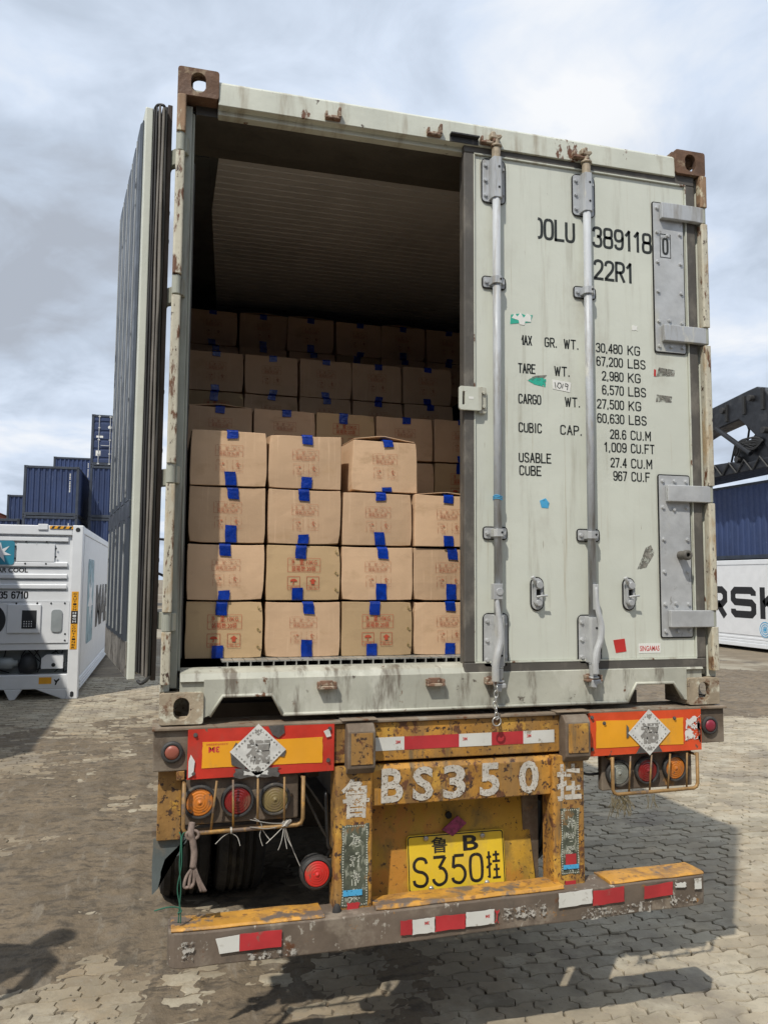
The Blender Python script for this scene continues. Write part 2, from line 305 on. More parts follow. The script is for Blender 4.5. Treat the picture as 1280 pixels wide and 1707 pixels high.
def cyl(bm, c, axis, r, d0, d1, n=20, mi=0, r1=None):
    """cylinder about the point c (the two cross coordinates) from d0 to d1"""
    r1 = r if r1 is None else r1
    A = [bm.verts.new(AX(axis, c[0]+r*math.cos(2*math.pi*i/n), c[1]+r*math.sin(2*math.pi*i/n), d0)) for i in range(n)]
    B = [bm.verts.new(AX(axis, c[0]+r1*math.cos(2*math.pi*i/n), c[1]+r1*math.sin(2*math.pi*i/n), d1)) for i in range(n)]
    fs = [bm.faces.new(A), bm.faces.new(B[::-1])]+[bm.faces.new((A[i], A[(i+1) % n], B[(i+1) % n], B[i])) for i in range(n)]
    setmi(fs, mi)
def lathe(bm, c, axis, prof, n=28, mi=0):
    """prof: (radius, distance) pairs turned round the axis through c"""
    rings = []
    for r, d in prof:
        rings.append([bm.verts.new(AX(axis, c[0]+max(r, 1e-4)*math.cos(2*math.pi*i/n), c[1]+max(r, 1e-4)*math.sin(2*math.pi*i/n), d)) for i in range(n)])
    fs = []
    for a, b in zip(rings, rings[1:]):
        fs += [bm.faces.new((a[i], a[(i+1) % n], b[(i+1) % n], b[i])) for i in range(n)]
    fs += [bm.faces.new(rings[0]), bm.faces.new(rings[-1][::-1])]
    setmi(fs, mi)
def tube(bm, pts, r, n=8, mi=0, closed=False, rr=None):
    P = [Vector(p) for p in pts]; rings = []; up = None; m = len(P)
    for i, p in enumerate(P):
        a = P[i-1] if (i or closed) else p; b = P[(i+1) % m] if (i < m-1 or closed) else p
        t = (b-a).normalized()
        if up is None:
            up = t.orthogonal().normalized()
        up = (up-t*up.dot(t)); up = up.normalized() if up.length > 1e-6 else t.orthogonal().normalized()
        s = t.cross(up); q = rr[i] if rr else r
        rings.append([bm.verts.new(p+(up*math.cos(2*math.pi*k/n)+s*math.sin(2*math.pi*k/n))*q) for k in range(n)])
    fs = []
    for a, b in list(zip(rings, rings[1:]))+([(rings[-1], rings[0])] if closed else []):
        fs += [bm.faces.new((a[k], a[(k+1) % n], b[(k+1) % n], b[k])) for k in range(n)]
    if not closed: fs += [bm.faces.new(rings[0][::-1]), bm.faces.new(rings[-1])]
    setmi(fs, mi)
def smooth_path(pts, k=5):
    P = [Vector(p) for p in pts]; P = [P[0]]+P+[P[-1]]; o = []
    for i in range(1, len(P)-2):
        for j in range(k):
            t = j/k; a, b, c, d = P[i-1], P[i], P[i+1], P[i+2]
            o.append(.5*((2*b)+(-a+c)*t+(2*a-5*b+4*c-d)*t*t+(-a+3*b-3*c+d)*t**3))
    o.append(P[-2]); return o
def quad(bm, pts, mi=0):
    f = bm.faces.new([bm.verts.new(p) for p in pts]); f.material_index = mi; return f
_tc = {}
def glyphs(s, bold=0.):
    k = (s, bold)
    if k in _tc: return _tc[k]
    cu = bpy.data.curves.new('t', 'FONT'); cu.body = s; cu.resolution_u = 3; cu.offset = bold; cu.fill_mode = 'FRONT'
    ob = bpy.data.objects.new('t', cu); COL.objects.link(ob); bpy.context.view_layer.update()
    me = ob.to_mesh(); V = [tuple(v.co[:2]) for v in me.vertices]; F = [tuple(p.vertices) for p in me.polygons]
    ob.to_mesh_clear(); bpy.data.objects.remove(ob); bpy.data.curves.remove(cu)
    xs = [v[0] for v in V]; ys = [v[1] for v in V]
    a, b, c, d = min(xs), max(xs), min(ys), max(ys)
    V = [((x-a)/(b-a+1e-9), (y-c)/(d-c+1e-9)) for x, y in V]
    _tc[k] = (V, F); return V, F
def text(bm, s, u0, u1, v0, v1, fn, bold=0., mi=0, clip=None, rot180=False):
    """writes s into the box u0..u1, v0..v1 of a surface; fn maps (u, v) to a point"""
    V, F = glyphs(s, bold); t = bmesh.new(); vs = []
    for x, y in V:
        if rot180: x, y = 1-x, 1-y
        vs.append(t.verts.new((u0+x*(u1-u0), v0+y*(v1-v0), 0)))
    for f in F:
        try: t.faces.new([vs[i] for i in f])
        except ValueError: pass
    if clip: bmesh.ops.bisect_plane(t, geom=t.verts[:]+t.edges[:]+t.faces[:], plane_co=(clip, 0, 0), plane_no=(-1, 0, 0), clear_outer=True)
    mp = {}
    for v in t.verts: mp[v] = bm.verts.new(fn(v.co.x, v.co.y))
    for f in t.faces:
        try: g = bm.faces.new([mp[v] for v in f.verts]); g.material_index = mi
        except ValueError: pass
    t.free()
def rough_quad(x0, x1, z0, z1, rag, n=7):
    """outline of a torn rectangle"""
    pts = []
    for i in range(n): pts.append((x0+(x1-x0)*i/n, z0+random.uniform(0, rag)))
    for i in range(n): pts.append((x1-random.uniform(0, rag), z0+(z1-z0)*i/n))
    for i in range(n): pts.append((x1-(x1-x0)*i/n, z1-random.uniform(0, rag)))
    for i in range(n): pts.append((x0+random.uniform(0, rag), z1-(z1-z0)*i/n))
    return pts
def fy(y): return lambda u, v: (u, y, v)

# ================================================================== SHIPPING CONTAINER ON THE TRAILER
BZ = 1.33
box_root = empty('shipping_container', 'pale green refrigerated shipping container with one door open, loaded with cartons, on the yellow trailer', 'shipping container', (0, 0, BZ))
C = box_root
# body shell
b = nb(); box(b, -1.212, -1.146, .10, 6.0, .10, 2.49); link('side_wall', b, 'frame_paint', C)
b = nb(); box(b, 1.146, 1.212, .10, 6.0, .10, 2.49); link('side_wall', b, 'frame_paint', C)
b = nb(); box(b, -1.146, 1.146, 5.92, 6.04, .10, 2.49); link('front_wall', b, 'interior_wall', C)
b = nb(); box(b, -1.212, 1.212, .10, 6.04, 2.497, 2.566); link('roof', b, 'frame_paint', C)
# ribbed ceiling: cross ribs as real grooves
b = nb(); pr = [(.40, 2.495)]; y = .40
while y < 5.9:
    pr += [(y, 2.45), (y+.046, 2.45), (y+.049, 2.454), (y+.057, 2.454), (y+.060, 2.45)]; y += .060
pr += [(5.91, 2.45), (5.91, 2.495)]
prism(b, pr, 'x', -1.03, 1.144); link('ceiling', b, 'ceiling', C)
b = nb(); prism(b, [(-1.144, .402), (-1.072, .402), (-.72, 5.0), (-.72, 5.9), (-1.144, 5.9)], 'z', 2.441, 2.4485); box(b, -1.144, -1.0305, .402, 5.9, 2.449, 2.494); link('ceiling_edge_panel', b, 'edge_panel_dark', C)  # dark tapered panel and strip along the left edge of the ceiling
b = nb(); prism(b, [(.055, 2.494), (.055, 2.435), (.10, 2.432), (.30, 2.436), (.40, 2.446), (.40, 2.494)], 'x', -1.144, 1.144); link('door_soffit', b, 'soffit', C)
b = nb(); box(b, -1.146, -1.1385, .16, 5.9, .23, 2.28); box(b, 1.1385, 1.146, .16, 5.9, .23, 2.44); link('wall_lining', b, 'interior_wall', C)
# floor of T bars
b = nb(); box(b, -1.14, 1.14, .16, 5.92, .12, .165); link('floor_pan', b, 'black_hole', C)
b = nb(); x = -.985
while x < 1.12:
    box(b, x+.0015, x+.0445, .115, 5.9, .2165, .2225); box(b, x+.0205, x+.0255, .112, 5.9, .166, .2165)
    box(b, x+.012, x+.034, .114, 5.9, .1655, .170); x += .046
link('floor_bars', b, 'alu_floor', C)
# rear frame: header, sill, jambs, posts
b = nb(); prism(b, [(-.006, 2.455), (-.002, 2.548), (.012, 2.562), (.10, 2.562), (.10, 2.434), (.03, 2.434), (.03, 2.455)], 'x', -1.057, 1.057)
link('door_header', b, 'frame_paint', C, bevel=.002)
b = nb()
prism(b, [(-1.057, .02), (-1.032, .03), (-.985, .104), (-.80, .104), (-.757, .03), (.757, .03), (.80, .104), (.985, .104), (1.032, .03), (1.057, .02), (1.057, .165), (-1.057, .165)], 'y', -.002, .012)
prism(b, [(-.001, .157), (.02, .185), (.06, .197), (.11, .200), (.11, .10), (.012, .10), (.012, .157)], 'x', -1.146, 1.146)
link('door_sill', b, 'sill_paint', C, bevel=.0015)
b = nb(); pts = [(-1.034, .027), (-.986, .101), (-.799, .101), (-.755, .024)]    # rolled lip round the two lift pockets
for s in (1, -1): tube(b, [(s*p[0], -.004, p[1]) for p in pts], .007, 8)
tube(b, [(-.755, -.004, .024), (.755, -.004, .024)], .007, 8); link('pocket_lip', b, 'sill_paint', C, smooth=True)
for s in (1, -1):
    b = nb(); box(b, min(s*1.157, s*1.184), max(s*1.157, s*1.184), .035, .16, .13, 2.455); box(b, min(s*1.146, s*1.157), max(s*1.146, s*1.157), .06, .16, .19, 2.44)
    link('door_jamb', b, 'jamb', C, bevel=.003)
    b = nb(); prism(b, [(s*1.184, .03), (s*1.219, .008), (s*1.219, .14), (s*1.184, .14)], 'z', .118, 2.473); link('corner_post', b, 'frame_paint', C, bevel=.004)
    zs = [(.150, .345), (.420, .908), (.988, 1.648), (1.736, 2.235), (2.318, 2.470)]
    for i, (a, c) in enumerate(zs):
        b = nb(); prism(b, rrect(min(s*1.1835, s*1.2185), max(s*1.1835, s*1.2185), -.022, .020, .008), 'z', a, c)
        link('hinge_pillar', b, 'post_rust' if i == 4 else 'post_paint', C, smooth=False, bevel=.002)
    for zc in (.382, .948, 1.692, 2.276):
        b = nb(); cyl(b, (s*1.2015, 0.0), 'z', .0165, zc-.035, zc+.040, 16); link('hinge_knuckle', b, 'jamb', C, smooth=False, bevel=.002)
# small keepers on header and sill
for x in (-.587, -.141, .105, .553):
    b = nb(); box(b, x-.036, x+.030, -.030, -.002, 2.462, 2.472); box(b, x-.036, x-.026, -.030, -.002, 2.472, 2.492); box(b, x+.018, x+.030, -.034, -.002, 2.470, 2.512); box(b, x-.01, x+.018, -.014, -.002, 2.472, 2.486)
    link('cam_keeper', b, 'keeper_rust', C, bevel=.003)
for x in (-.585, -.136, .120, .580):
    b = nb(); box(b, x-.038, x+.038, -.036, -.001, .118, .130); box(b, x-.038, x-.026, -.034, -.001, .130, .146); box(b, x+.026, x+.038, -.034, -.001, .130, .146); box(b, x-.026, x+.026, -.012, -.001, .130, .150)
    link('cam_keeper', b, 'keeper_rust', C, bevel=.003)
b = nb(); prism(b, [(-.07, 2.482), (.062, 2.482), (.062, 2.488), (-.07, 2.488)], 'y', -.028, -.004); box(b, -.07, .062, -.008, -.0045, 2.455, 2.482); link('drip_strip', b, 'gasket_dark', C)
# corner castings with real apertures
def casting(sx, top, m):
    b = nb(); z0, z1 = (2.473, 2.591) if top else (0, .118)
    X0, X1 = (1.057, 1.219)
    f = lambda a: sx*a
    def rng(a, c): return (min(f(a), f(c)), max(f(a), f(c)))
    zc = (z0+z1)/2
    a, c = rng(X0, X1)
    prism(b, rrect(a, c, z0, z1, .012), 'y', -.012, .016, [oval(f(1.138), zc, .058, .082)])       # end face
    a, c = rng(X1-.022, X1)
    prism(b, [(.016, z0), (.166, z0), (.166, z1), (.016, z1)], 'x', a, c, [oval(.088, zc, .08, .058)])
    a2, c2 = rng(X0, X1-.022)
    zt = (z1-.026, z1) if top else (z0, z0+.026)
    prism(b, [(a2, .016), (c2, .016), (c2, .166), (a2, .166)], 'z', zt[0], zt[1], [oval(f(1.127), .089, .062, .118)])
    zb = (z0, z0+.012) if top else (z1-.012, z1)
    if top: box(b, a2, c2, .016, .166, zb[0], zb[1])
    else: box(b, a2, c2, .016, .166, zb[0], zb[1])
    a3, c3 = rng(X0, X0+.014); lo, hi = (zb[1], zt[0]) if top else (zt[1], zb[0])
    box(b, a3, c3, .016, .154, lo, hi)
    box(b, a3, c2 if sx > 0 else a2, .154, .166, lo, hi) if sx > 0 else box(b, a2, c3, .154, .166, lo, hi)
    link('corner_casting', b, m, C, bevel=.004, seg=2)
for sx in (-1, 1):
    casting(sx, True, 'casting_rust'); casting(sx, False, 'casting_pale')

def arc_o(x0=0., x1=1., z0=0., z1=1.):
    w_, h_ = x1-x0, z1-z0; return [(x0+w_*a, z0+h_*c) for a, c in ((.5, 1), (.15, .95), (0, .76), (0, .24), (.15, .05), (.5, 0), (.85, .05), (1, .24), (1, .76), (.85, .95), (.5, 1))]
g6 = [(.96, .78), (.86, .94), (.5, 1), (.12, .93), (0, .68), (0, .25), (.12, .05), (.5, 0), (.88, .05), (1, .28), (.88, .52), (.5, .58), (.12, .5), (0, .34)]
gC = [(1, .74), (.9, .94), (.5, 1), (.1, .94), (0, .74), (0, .26), (.1, .06), (.5, 0), (.9, .06), (1, .26)]
gP = [[(0, 0), (0, 1)], [(0, 1), (.6, 1), (.92, .92), (1, .74), (.92, .56), (.6, .47), (0, .47)]]
SF = {'O': [arc_o()], '0': [arc_o()], ')': [[(.5, 1), (.85, .95), (1, .76), (1, .24), (.85, .05), (.5, 0)]], 'L': [[(0, 1), (0, 0)], [(0, 0), (1, 0)]], '1': [[(.6, 1), (.6, 0)], [(.1, .80), (.6, 1)]],
 '2': [[(0, .74), (.1, .93), (.5, 1), (.9, .93), (1, .74), (.85, .5), (.3, .2), (0, .02)], [(0, 0), (1, 0)]], '3': [[(0, .78), (.1, .94), (.5, 1), (.9, .94), (.98, .76), (.85, .58), (.45, .54)], [(.45, .54), (.85, .49), (1, .27), (.9, .06), (.5, 0), (.1, .06), (0, .22)]],
 '4': [[(.75, 0), (.75, 1)], [(.75, 1), (0, .28)], [(0, .28), (1, .28)]], '5': [[(.95, 1), (.1, 1)], [(.1, 1), (.05, .56)], [(.05, .56), (.4, .63), (.85, .56), (1, .32), (.9, .07), (.5, 0), (.1, .06), (0, .2)]],
 '6': [g6], '9': [[(1-a, 1-c) for a, c in g6]], '7': [[(0, 1), (1, 1)], [(1, 1), (.35, 0)]], '8': [arc_o(.04, .96, .53, 1), arc_o(0, 1, 0, .53)],
 'A': [[(0, 0), (.5, 1)], [(.5, 1), (1, 0)], [(.2, .33), (.8, .33)]], 'B': [[(0, 0), (0, 1)], [(0, 1), (.6, 1), (.88, .93), (.92, .76), (.85, .60), (.55, .53), (0, .53)], [(.3, .53), (.75, .5), (1, .36), (1, .16), (.85, .03), (.5, 0), (0, 0)]],
 'C': [gC], 'E': [[(0, 0), (0, 1)], [(0, 1), (1, 1)], [(0, .53), (.8, .53)], [(0, 0), (1, 0)]], 'F': [[(0, 0), (0, 1)], [(0, 1), (1, 1)], [(0, .53), (.8, .53)]], 'G': [gC, [(1, .26), (1, .46)], [(1, .46), (.55, .46)]], 'I': [[(.5, 0), (.5, 1)]],
 'K': [[(0, 0), (0, 1)], [(1, 1), (.02, .40)], [(.3, .58), (1, 0)]], 'M': [[(0, 0), (0, 1)], [(0, 1), (.5, .35)], [(.5, .35), (1, 1)], [(1, 1), (1, 0)]], 'm': [[(.66, .55), (1, 1)], [(1, 1), (1, 0)]], 'N': [[(0, 0), (0, 1)], [(0, 1), (1, 0)], [(1, 0), (1, 1)]], 'P': gP, 'R': gP+[[(.5, .47), (1, 0)]],
 'S': [[(.98, .76), (.88, .94), (.5, 1), (.12, .94), (.02, .76), (.15, .58), (.5, .51), (.85, .43), (1, .25), (.88, .06), (.5, 0), (.12, .06), (0, .24)]], 'T': [[(.5, 0), (.5, 1)], [(0, 1), (1, 1)]], 'U': [[(0, 1), (0, .55), (0, .24), (.13, .05), (.5, 0), (.87, .05), (1, .24), (1, .55), (1, 1)]],
 'W': [[(0, 1), (.25, 0)], [(.25, 0), (.5, .9)], [(.5, .9), (.75, 0)], [(.75, 0), (1, 1)]], 'X': [[(0, 0), (1, 1)], [(0, 1), (1, 0)]], '.': [[(.3, 0), (.3, .04)]], ',': [[(.35, .04), (.2, -.10)]], ' ': []}
WD = {'1': .75, '.': .3, ',': .3, ' ': .7, 'I': .4, 'M': 1.15, 'W': 1.2}
def ribbon(bm, P, t, y, closed=False):
    n = len(P); L_, R_ = [], []
    for i, q in enumerate(P):
        a = P[i-1] if (i or closed) else q; c = P[(i+1) % n] if (i < n-1 or closed) else q
        dx, dz = c[0]-a[0], c[1]-a[1]; l = math.hypot(dx, dz) or 1; nx_, nz_ = -dz/l*t/2, dx/l*t/2
        L_.append(bm.verts.new((q[0]+nx_, y, q[1]+nz_))); R_.append(bm.verts.new((q[0]-nx_, y, q[1]-nz_)))
    for i in range(n-1): bm.faces.new((L_[i], L_[i+1], R_[i+1], R_[i]))
def gothic(bm, s, x0, x1, z0, z1, y, t, gap=.52):
    ws = [WD.get(c, 1.) for c in s]; tot = sum(ws)+gap*(len(s)-1); k = (x1-x0-t)/tot; x = x0+t/2
    for c, w_ in zip(s, ws):
        for pl in SF[c]:
            P = [(x+p[0]*w_*k, z0+t/2+p[1]*(z1-z0-t)) for p in pl]
            if len(P) > 3: P = [(v.x, v.z) for v in smooth_path([(p[0], 0, p[1]) for p in P], 4)]
            elif len(P) == 2:
                dx, dz = P[1][0]-P[0][0], P[1][1]-P[0][1]; l = math.hypot(dx, dz); e_ = t*.42; P = [(P[0][0]-dx/l*e_, P[0][1]-dz/l*e_), (P[1][0]+dx/l*e_, P[1][1]+dz/l*e_)]
            ribbon(bm, P, t, y)
        x += (w_+gap)*k
# ---- the closed right door
b = nb(); box(b, .048, 1.118, .014, .10, .205, 2.426)
D = link('door', b, 'door_paint', C, bevel=.006)
b = nb()
for (x0, x1, z0, z1) in ((0, 1.168, .160, .206), (0, 1.168, 2.425, 2.476), (0, .049, .206, 2.425), (1.117, 1.168, .206, 2.425)):
    box(b, x0, x1, .006, .034, z0, z1)
box(b, .012, .04, .034, .095, .175, 2.44)
link('door_gasket', b, 'gasket', D, bevel=.005)
b = nb()
for zz_ in (.205, 2.424): box(b, .047, 1.119, .004, .014, zz_-.003, zz_+.004)
for xx_ in (.048, 1.117): box(b, xx_-.003, xx_+.003, .004, .014, .209, 2.42)
link('door_edge_trim', b, 'frame_paint', D, bevel=.001)
def bolts(bm, pts, y, r=.0075):
    for x, z in pts: cyl(bm, (x, z), 'y', r*1.35, y, y-.002, 12); cyl(bm, (x, z), 'y', r, y-.002, y-.008, 6)
def seal_line(bm, x0, x1, z0, z1, y, r=.02, t=.0035):
    t = max(t, .0055)
    o = rrect(x0-t, x1+t, z0-t, z1+t, r+t, 4); i = rrect(x0, x1, z0, z1, r, 4); prism(bm, o, 'y', y, y+.004, [i])
for xc, zb, zt in ((.141, (.187, .406), (2.212, 2.405)), (.582, (.192, .397), (2.208, 2.396))):
    R_ = .0175; yc = -.020
    b = nb(); cyl(b, (xc, yc), 'z', R_, zb[1]-.01, zt[0]+.02, 20); LB = link('locking_bar', b, 'rod_steel', D, smooth=False)
    for p in LB.data.polygons: p.use_smooth = len(p.vertices) == 4
    b = nb()     # cam ends above and below
    cyl(b, (xc, yc), 'z', .0195, zt[1]-.01, zt[1]+.045, 16); cyl(b, (xc, yc), 'z', .026, zt[1]+.045, zt[1]+.055, 16); cyl(b, (xc, yc), 'z', .015, zt[1]+.055, zt[1]+.085, 12)
    prism(b, [(xc-.028, zt[1]+.082), (xc+.008, zt[1]+.078), (xc+.026, zt[1]+.092), (xc+.018, zt[1]+.102), (xc-.004, zt[1]+.097), (xc-.010, zt[1]+.112), (xc-.028, zt[1]+.108)], 'y', -.036, -.004)
    link('locking_cam', b, 'cam_tan', D, bevel=.004)
    b = nb()
    cyl(b, (xc, yc), 'z', .021, zb[0]-.004, zb[0]+.006, 16); cyl(b, (xc, yc), 'z', .017, zb[0]-.052, zb[0]-.004, 14, r1=.020); cyl(b, (xc, yc), 'z', .024, zb[0]-.062, zb[0]-.052, 14)
    prism(b, [(xc-.020, zb[0]-.066), (xc+.024, zb[0]-.064), (xc+.026, zb[0]-.082), (xc+.006, zb[0]-.086), (xc+.004, zb[0]-.100), (xc-.018, zb[0]-.098)], 'y', -.042, -.006)
    link('locking_cam', b, 'zinc', D, bevel=.004)
    for (z0, z1), nb_ in ((zt, 3), (zb, 3)):
        b = nb(); prism(b, rrect(xc-.054, xc+.052, z0, z1, .014), 'y', .010, .006); 
        prism(b, [(xc-.024, .006), (xc-.022, -.026), (xc-.016, -.040), (xc+.014, -.041), (xc+.024, -.030), (xc+.026, .006)], 'z', z0+.006, z1-.004)
        bolts(b, [(xc-.040, z0+.028+(z1-z0-.056)*i/2) for i in range(3)]+[(xc+.041, z0+.04), (xc+.041, z1-.04)], .006, .008)
        BR = link('bar_bracket', b, 'zinc' if z0 < 1 else 'cam_tan', D, bevel=.002)
        BR.data.materials[0] = MATS['zinc'] if z0 < 1 else MATS['rod_steel']
        b = nb(); seal_line(b, xc-.054, xc+.052, z0, z1, .0075); link('seal_bead', b, 'black_hole', D)
        b = nb()
        for z in (z0+.05, z1-.05): cyl(b, (xc+.006, z), 'y', .005, -.0408, -.0425, 10)
        link('grease_hole', b, 'black_hole', D)
    for z in (1.848, .750):
        b = nb(); prism(b, rrect(xc-.052, xc+.050, z-.024, z+.022, .008), 'y', .010, .006)
        prism(b, [(xc-.026, .006), (xc-.024, -.032), (xc-.012, -.043), (xc+.012, -.043), (xc+.024, -.032), (xc+.026, .006)], 'z', z-.017, z+.015)
        bolts(b, [(xc-.038, z-.001), (xc+.038, z-.001)], .006, .008); link('bar_clamp', b, 'rod_steel' if z > 1 else 'zinc', D, bevel=.0025)
        b = nb(); seal_line(b, xc-.052, xc+.050, z-.024, z+.022, .0075, .01, .003); cyl(b, (xc+.010, z), 'y', .005, -.0425, -.0445, 10); link('seal_bead', b, 'black_hole', D)
# lever handles hanging down in front of the bars
b = nb()
box(b, .104, .144, -.062, -.030, .470, .535); cyl(b, (.130, .502), 'y', .016, -.066, -.062, 14)
P_ = smooth_path([(.120, -.050, .475), (.124, -.056, .42), (.132, -.060, .35), (.132, -.062, .30), (.118, -.066, .25), (.108, -.066, .20), (.108, -.066, .135)], 5)
tube(b, P_, .013, 8, rr=[.010+.006*min(1, i/16) for i in range(len(P_))])
link('door_handle', b, 'zinc', D, bevel=.002)
b = nb()
P_ = smooth_path([(.583, -.050, .520), (.583, -.054, .47), (.586, -.058, .42), (.598, -.062, .36), (.592, -.064, .30), (.572, -.066, .25), (.564, -.066, .20), (.566, -.066, .155)], 5)
tube(b, P_, .011, 8, rr=[.008+.007*min(1, i/18) for i in range(len(P_))])
box(b, .574, .594, -.052, -.036, .425, .535)
link('door_handle', b, 'zinc', D, bevel=.002)
b = nb(); prism(b, oval(.584, .492, .014, .085), 'y', -.0372, -.0385); link('handle_slot', b, 'black_hole', D)
for xc in (.333, .778):      # handle catches
    b = nb(); prism(b, oval(xc, .492, .052, .135), 'y', .010, .004); prism(b, oval(xc, .494, .040, .105), 'y', .004, -.010, [[(xc-.011, .475), (xc+.011, .475), (xc+.011, .512), (xc-.011, .512)]])
    cyl(b, (xc+.002, .530), 'y', .016, -.010, -.020, 12); tube(b, [(xc-.012, -.014, .480), (xc+.006, -.028, .484), (xc+.030, -.030, .486)], .005, 8)
    cyl(b, (xc, .455), 'y', .014, -.010, -.018, 12); tube(b, [(xc-.012, -.008, .535), (xc-.026, -.02, .552), (xc-.036, -.022, .566)], .009, 8)
    link('handle_catch', b, 'zinc', D, bevel=.002)
    b = nb(); seal_line(b, xc-.026, xc+.026, .4245, .5595, .0085, .0258, .004); link('seal_bead', b, 'black_hole', D)
    b = nb(); box(b, xc-.0105, xc+.0105, .0035, .0045, .4755, .5115); link('catch_slot', b, 'black_hole', D)
# hinge plates and blades
for z0, z1 in ((1.608, 2.320), (.301, 1.031)):
    b = nb(); prism(b, rrect(.942, 1.100, z0, z1, .006), 'y', .012, .006)
    P_ = []
    for f in (.035, .20, .40, .60, .80, .965): P_ += [(.960, z0+(z1-z0)*f), (1.083, z0+(z1-z0)*f)]
    P_ += [(1.022, z0+.025), (1.022, z1-.025), (1.016, z1-.155), (1.016, z0+.15)]
    bolts(b, P_, .006, .0078); link('hinge_plate', b, 'zinc', D, bevel=.0015)
    b = nb(); seal_line(b, .942, 1.100, z0, z1, .0085, .006, .004); link('seal_bead', b, 'black_hole', D)
for zc in (.382, .948, 1.692, 2.276):
    b = nb(); x0 = .972
    prism(b, [(x0, .0035), (x0, -.020), (1.150, -.022), (1.196, -.018), (1.198, .010), (1.168, .006), (1.114, .0035)], 'z', zc-.037, zc+.038)
    link('hinge_blade', b, 'zinc' if zc < 1.2 else 'rod_steel', D, bevel=.003)
b = nb(); lathe(b, (1.045, .668), 'y', [(.020, .006), (.020, -.030), (.023, -.034), (.023, -.050), (.017, -.054), (.010, -.054), (.010, -.040)], 20); link('drain_nozzle', b, 'gasket', D, smooth=False, bevel=.001)
b = nb(); cyl(b, (1.045, .668), 'y', .0095, -.041, -.042, 14); link('nozzle_bore', b, 'black_hole', D)
# door stop plate with a slot, overlapping the opening
b = nb(); prism(b, rrect(-.030, .072, 1.270, 1.372, .010), 'y', -.016, -.004, [rrect(-.016, -.004, 1.292, 1.350, .002)])
box(b, .055, .075, -.0035, .013, 1.275, 1.367); prism(b, rrect(.066, .098, 1.262, 1.376, .006), 'y', .012, -.002); bolts(b, [(.084, 1.35), (.084, 1.29)], -.002, .007)
link('latch_plate', b, 'frame_paint', D, bevel=.003)
b = nb(); box(b, .012, .034, -.0168, -.0162, 1.318, 1.328); link('latch_mark', b, 'white_sticker', D)
# lettering on the door
YF = .0134
for st, x0, x1, z0, z1 in ((')OLU', .330, .540, 2.074, 2.176), ('389118', .626, .936, 2.069, 2.170), ('22R1', .630, .838, 1.917, 2.015)):
    b = nb(); gothic(b, st, x0, x1, z0, z1, YF, .0134, .42); flat('container_number', b, 'black_ink', D)
b = nb(); gothic(b, '0', .986, 1.020, 2.072, 2.156, .0052, .011); flat('check_digit', b, 'black_ink', D)
b = nb(); prism(b, [(.974, 2.058), (1.032, 2.058), (1.032, 2.173), (.974, 2.173)], 'y', .0050, .0058, [[(.977, 2.061), (1.029, 2.061), (1.029, 2.170), (.977, 2.170)]]); link('digit_frame', b, 'black_ink', D)
H_ = .0225
for st, x0, x1, zc in (('mAX', .262, .322, 1.605), ('GR.', .382, .446, 1.605), ('WT.', .476, .553, 1.605), ('TARE', .254, .338, 1.478), ('WT.', .428, .508, 1.478), ('CARGO', .254, .364, 1.342), ('WT.', .478, .557, 1.342),
    ('CUBIC', .254, .366, 1.215), ('CAP.', .454, .564, 1.215), ('USABLE', .254, .410, 1.083), ('CUBE', .256, .362, 1.026),
    ('30,480', .636, .772, 1.602), ('KG', .797, .863, 1.602), ('67,200', .637, .773, 1.540), ('LBS', .797, .890, 1.540), ('2,980', .664, .775, 1.474), ('KG', .797, .863, 1.474),
    ('6,570', .664, .775, 1.410), ('LBS', .797, .890, 1.410), ('27,500', .637, .775, 1.344), ('KG', .797, .863, 1.344), ('60,630', .637, .775, 1.279), ('LBS', .797, .890, 1.279),
    ('28.6', .700, .784, 1.209), ('CU.M', .805, .910, 1.209), ('1,009', .670, .784, 1.149), ('CU.FT', .805, .928, 1.149), ('27.4', .700, .784, 1.080), ('CU.M', .805, .914, 1.080), ('967', .713, .784, 1.020), ('CU.F', .805, .902, 1.020)):
    b = nb(); gothic(b, st, x0, x1, zc-H_, zc+H_, YF, .0064, .48); flat('weight_lettering', b, 'black_ink', D)
b = nb(); text(b, 'SINGAMAS', .832, .930, .240, .263, fy(.0122), .012); flat('maker_label_writing', b, 'red_ink', D)
b = nb(); prism(b, [(.826, .231), (.936, .231), (.936, .273), (.826, .273)], 'y', .0128, .0142); link('maker_label', b, 'white_sticker', D)
def sticker(name, m, pts, y=.0126, par=None, lab=None):
    b = nb(); prism(b, pts, 'y', y, y+.0014); o = link(name, b, m, par or D)
    if lab: o['label'] = lab
    return o
sticker('sticker', 'white_sticker', [(.225, 1.700), (.240, 1.722), (.252, 1.708), (.268, 1.728), (.282, 1.705), (.300, 1.726), (.318, 1.716), (.318, 1.690), (.290, 1.690), (.285, 1.672), (.262, 1.674), (.258, 1.692)], y=.0122, lab='torn white paper over the upper green sticker')
sticker('sticker', 'green_sticker', [(.218, 1.672), (.316, 1.688), (.326, 1.722), (.296, 1.716), (.270, 1.724), (.222, 1.714)], lab='torn green sticker')
sticker('sticker', 'green_sticker', [(.330, 1.410), (.384, 1.402), (.388, 1.436), (.360, 1.446), (.322, 1.440), (.300, 1.425)], lab='torn green sticker')
sticker('sticker', 'white_sticker', [(.421, 1.396), (.503, 1.386), (.510, 1.430), (.418, 1.438)], y=.0124, lab='white paper sticker with handwriting')
b = nb()
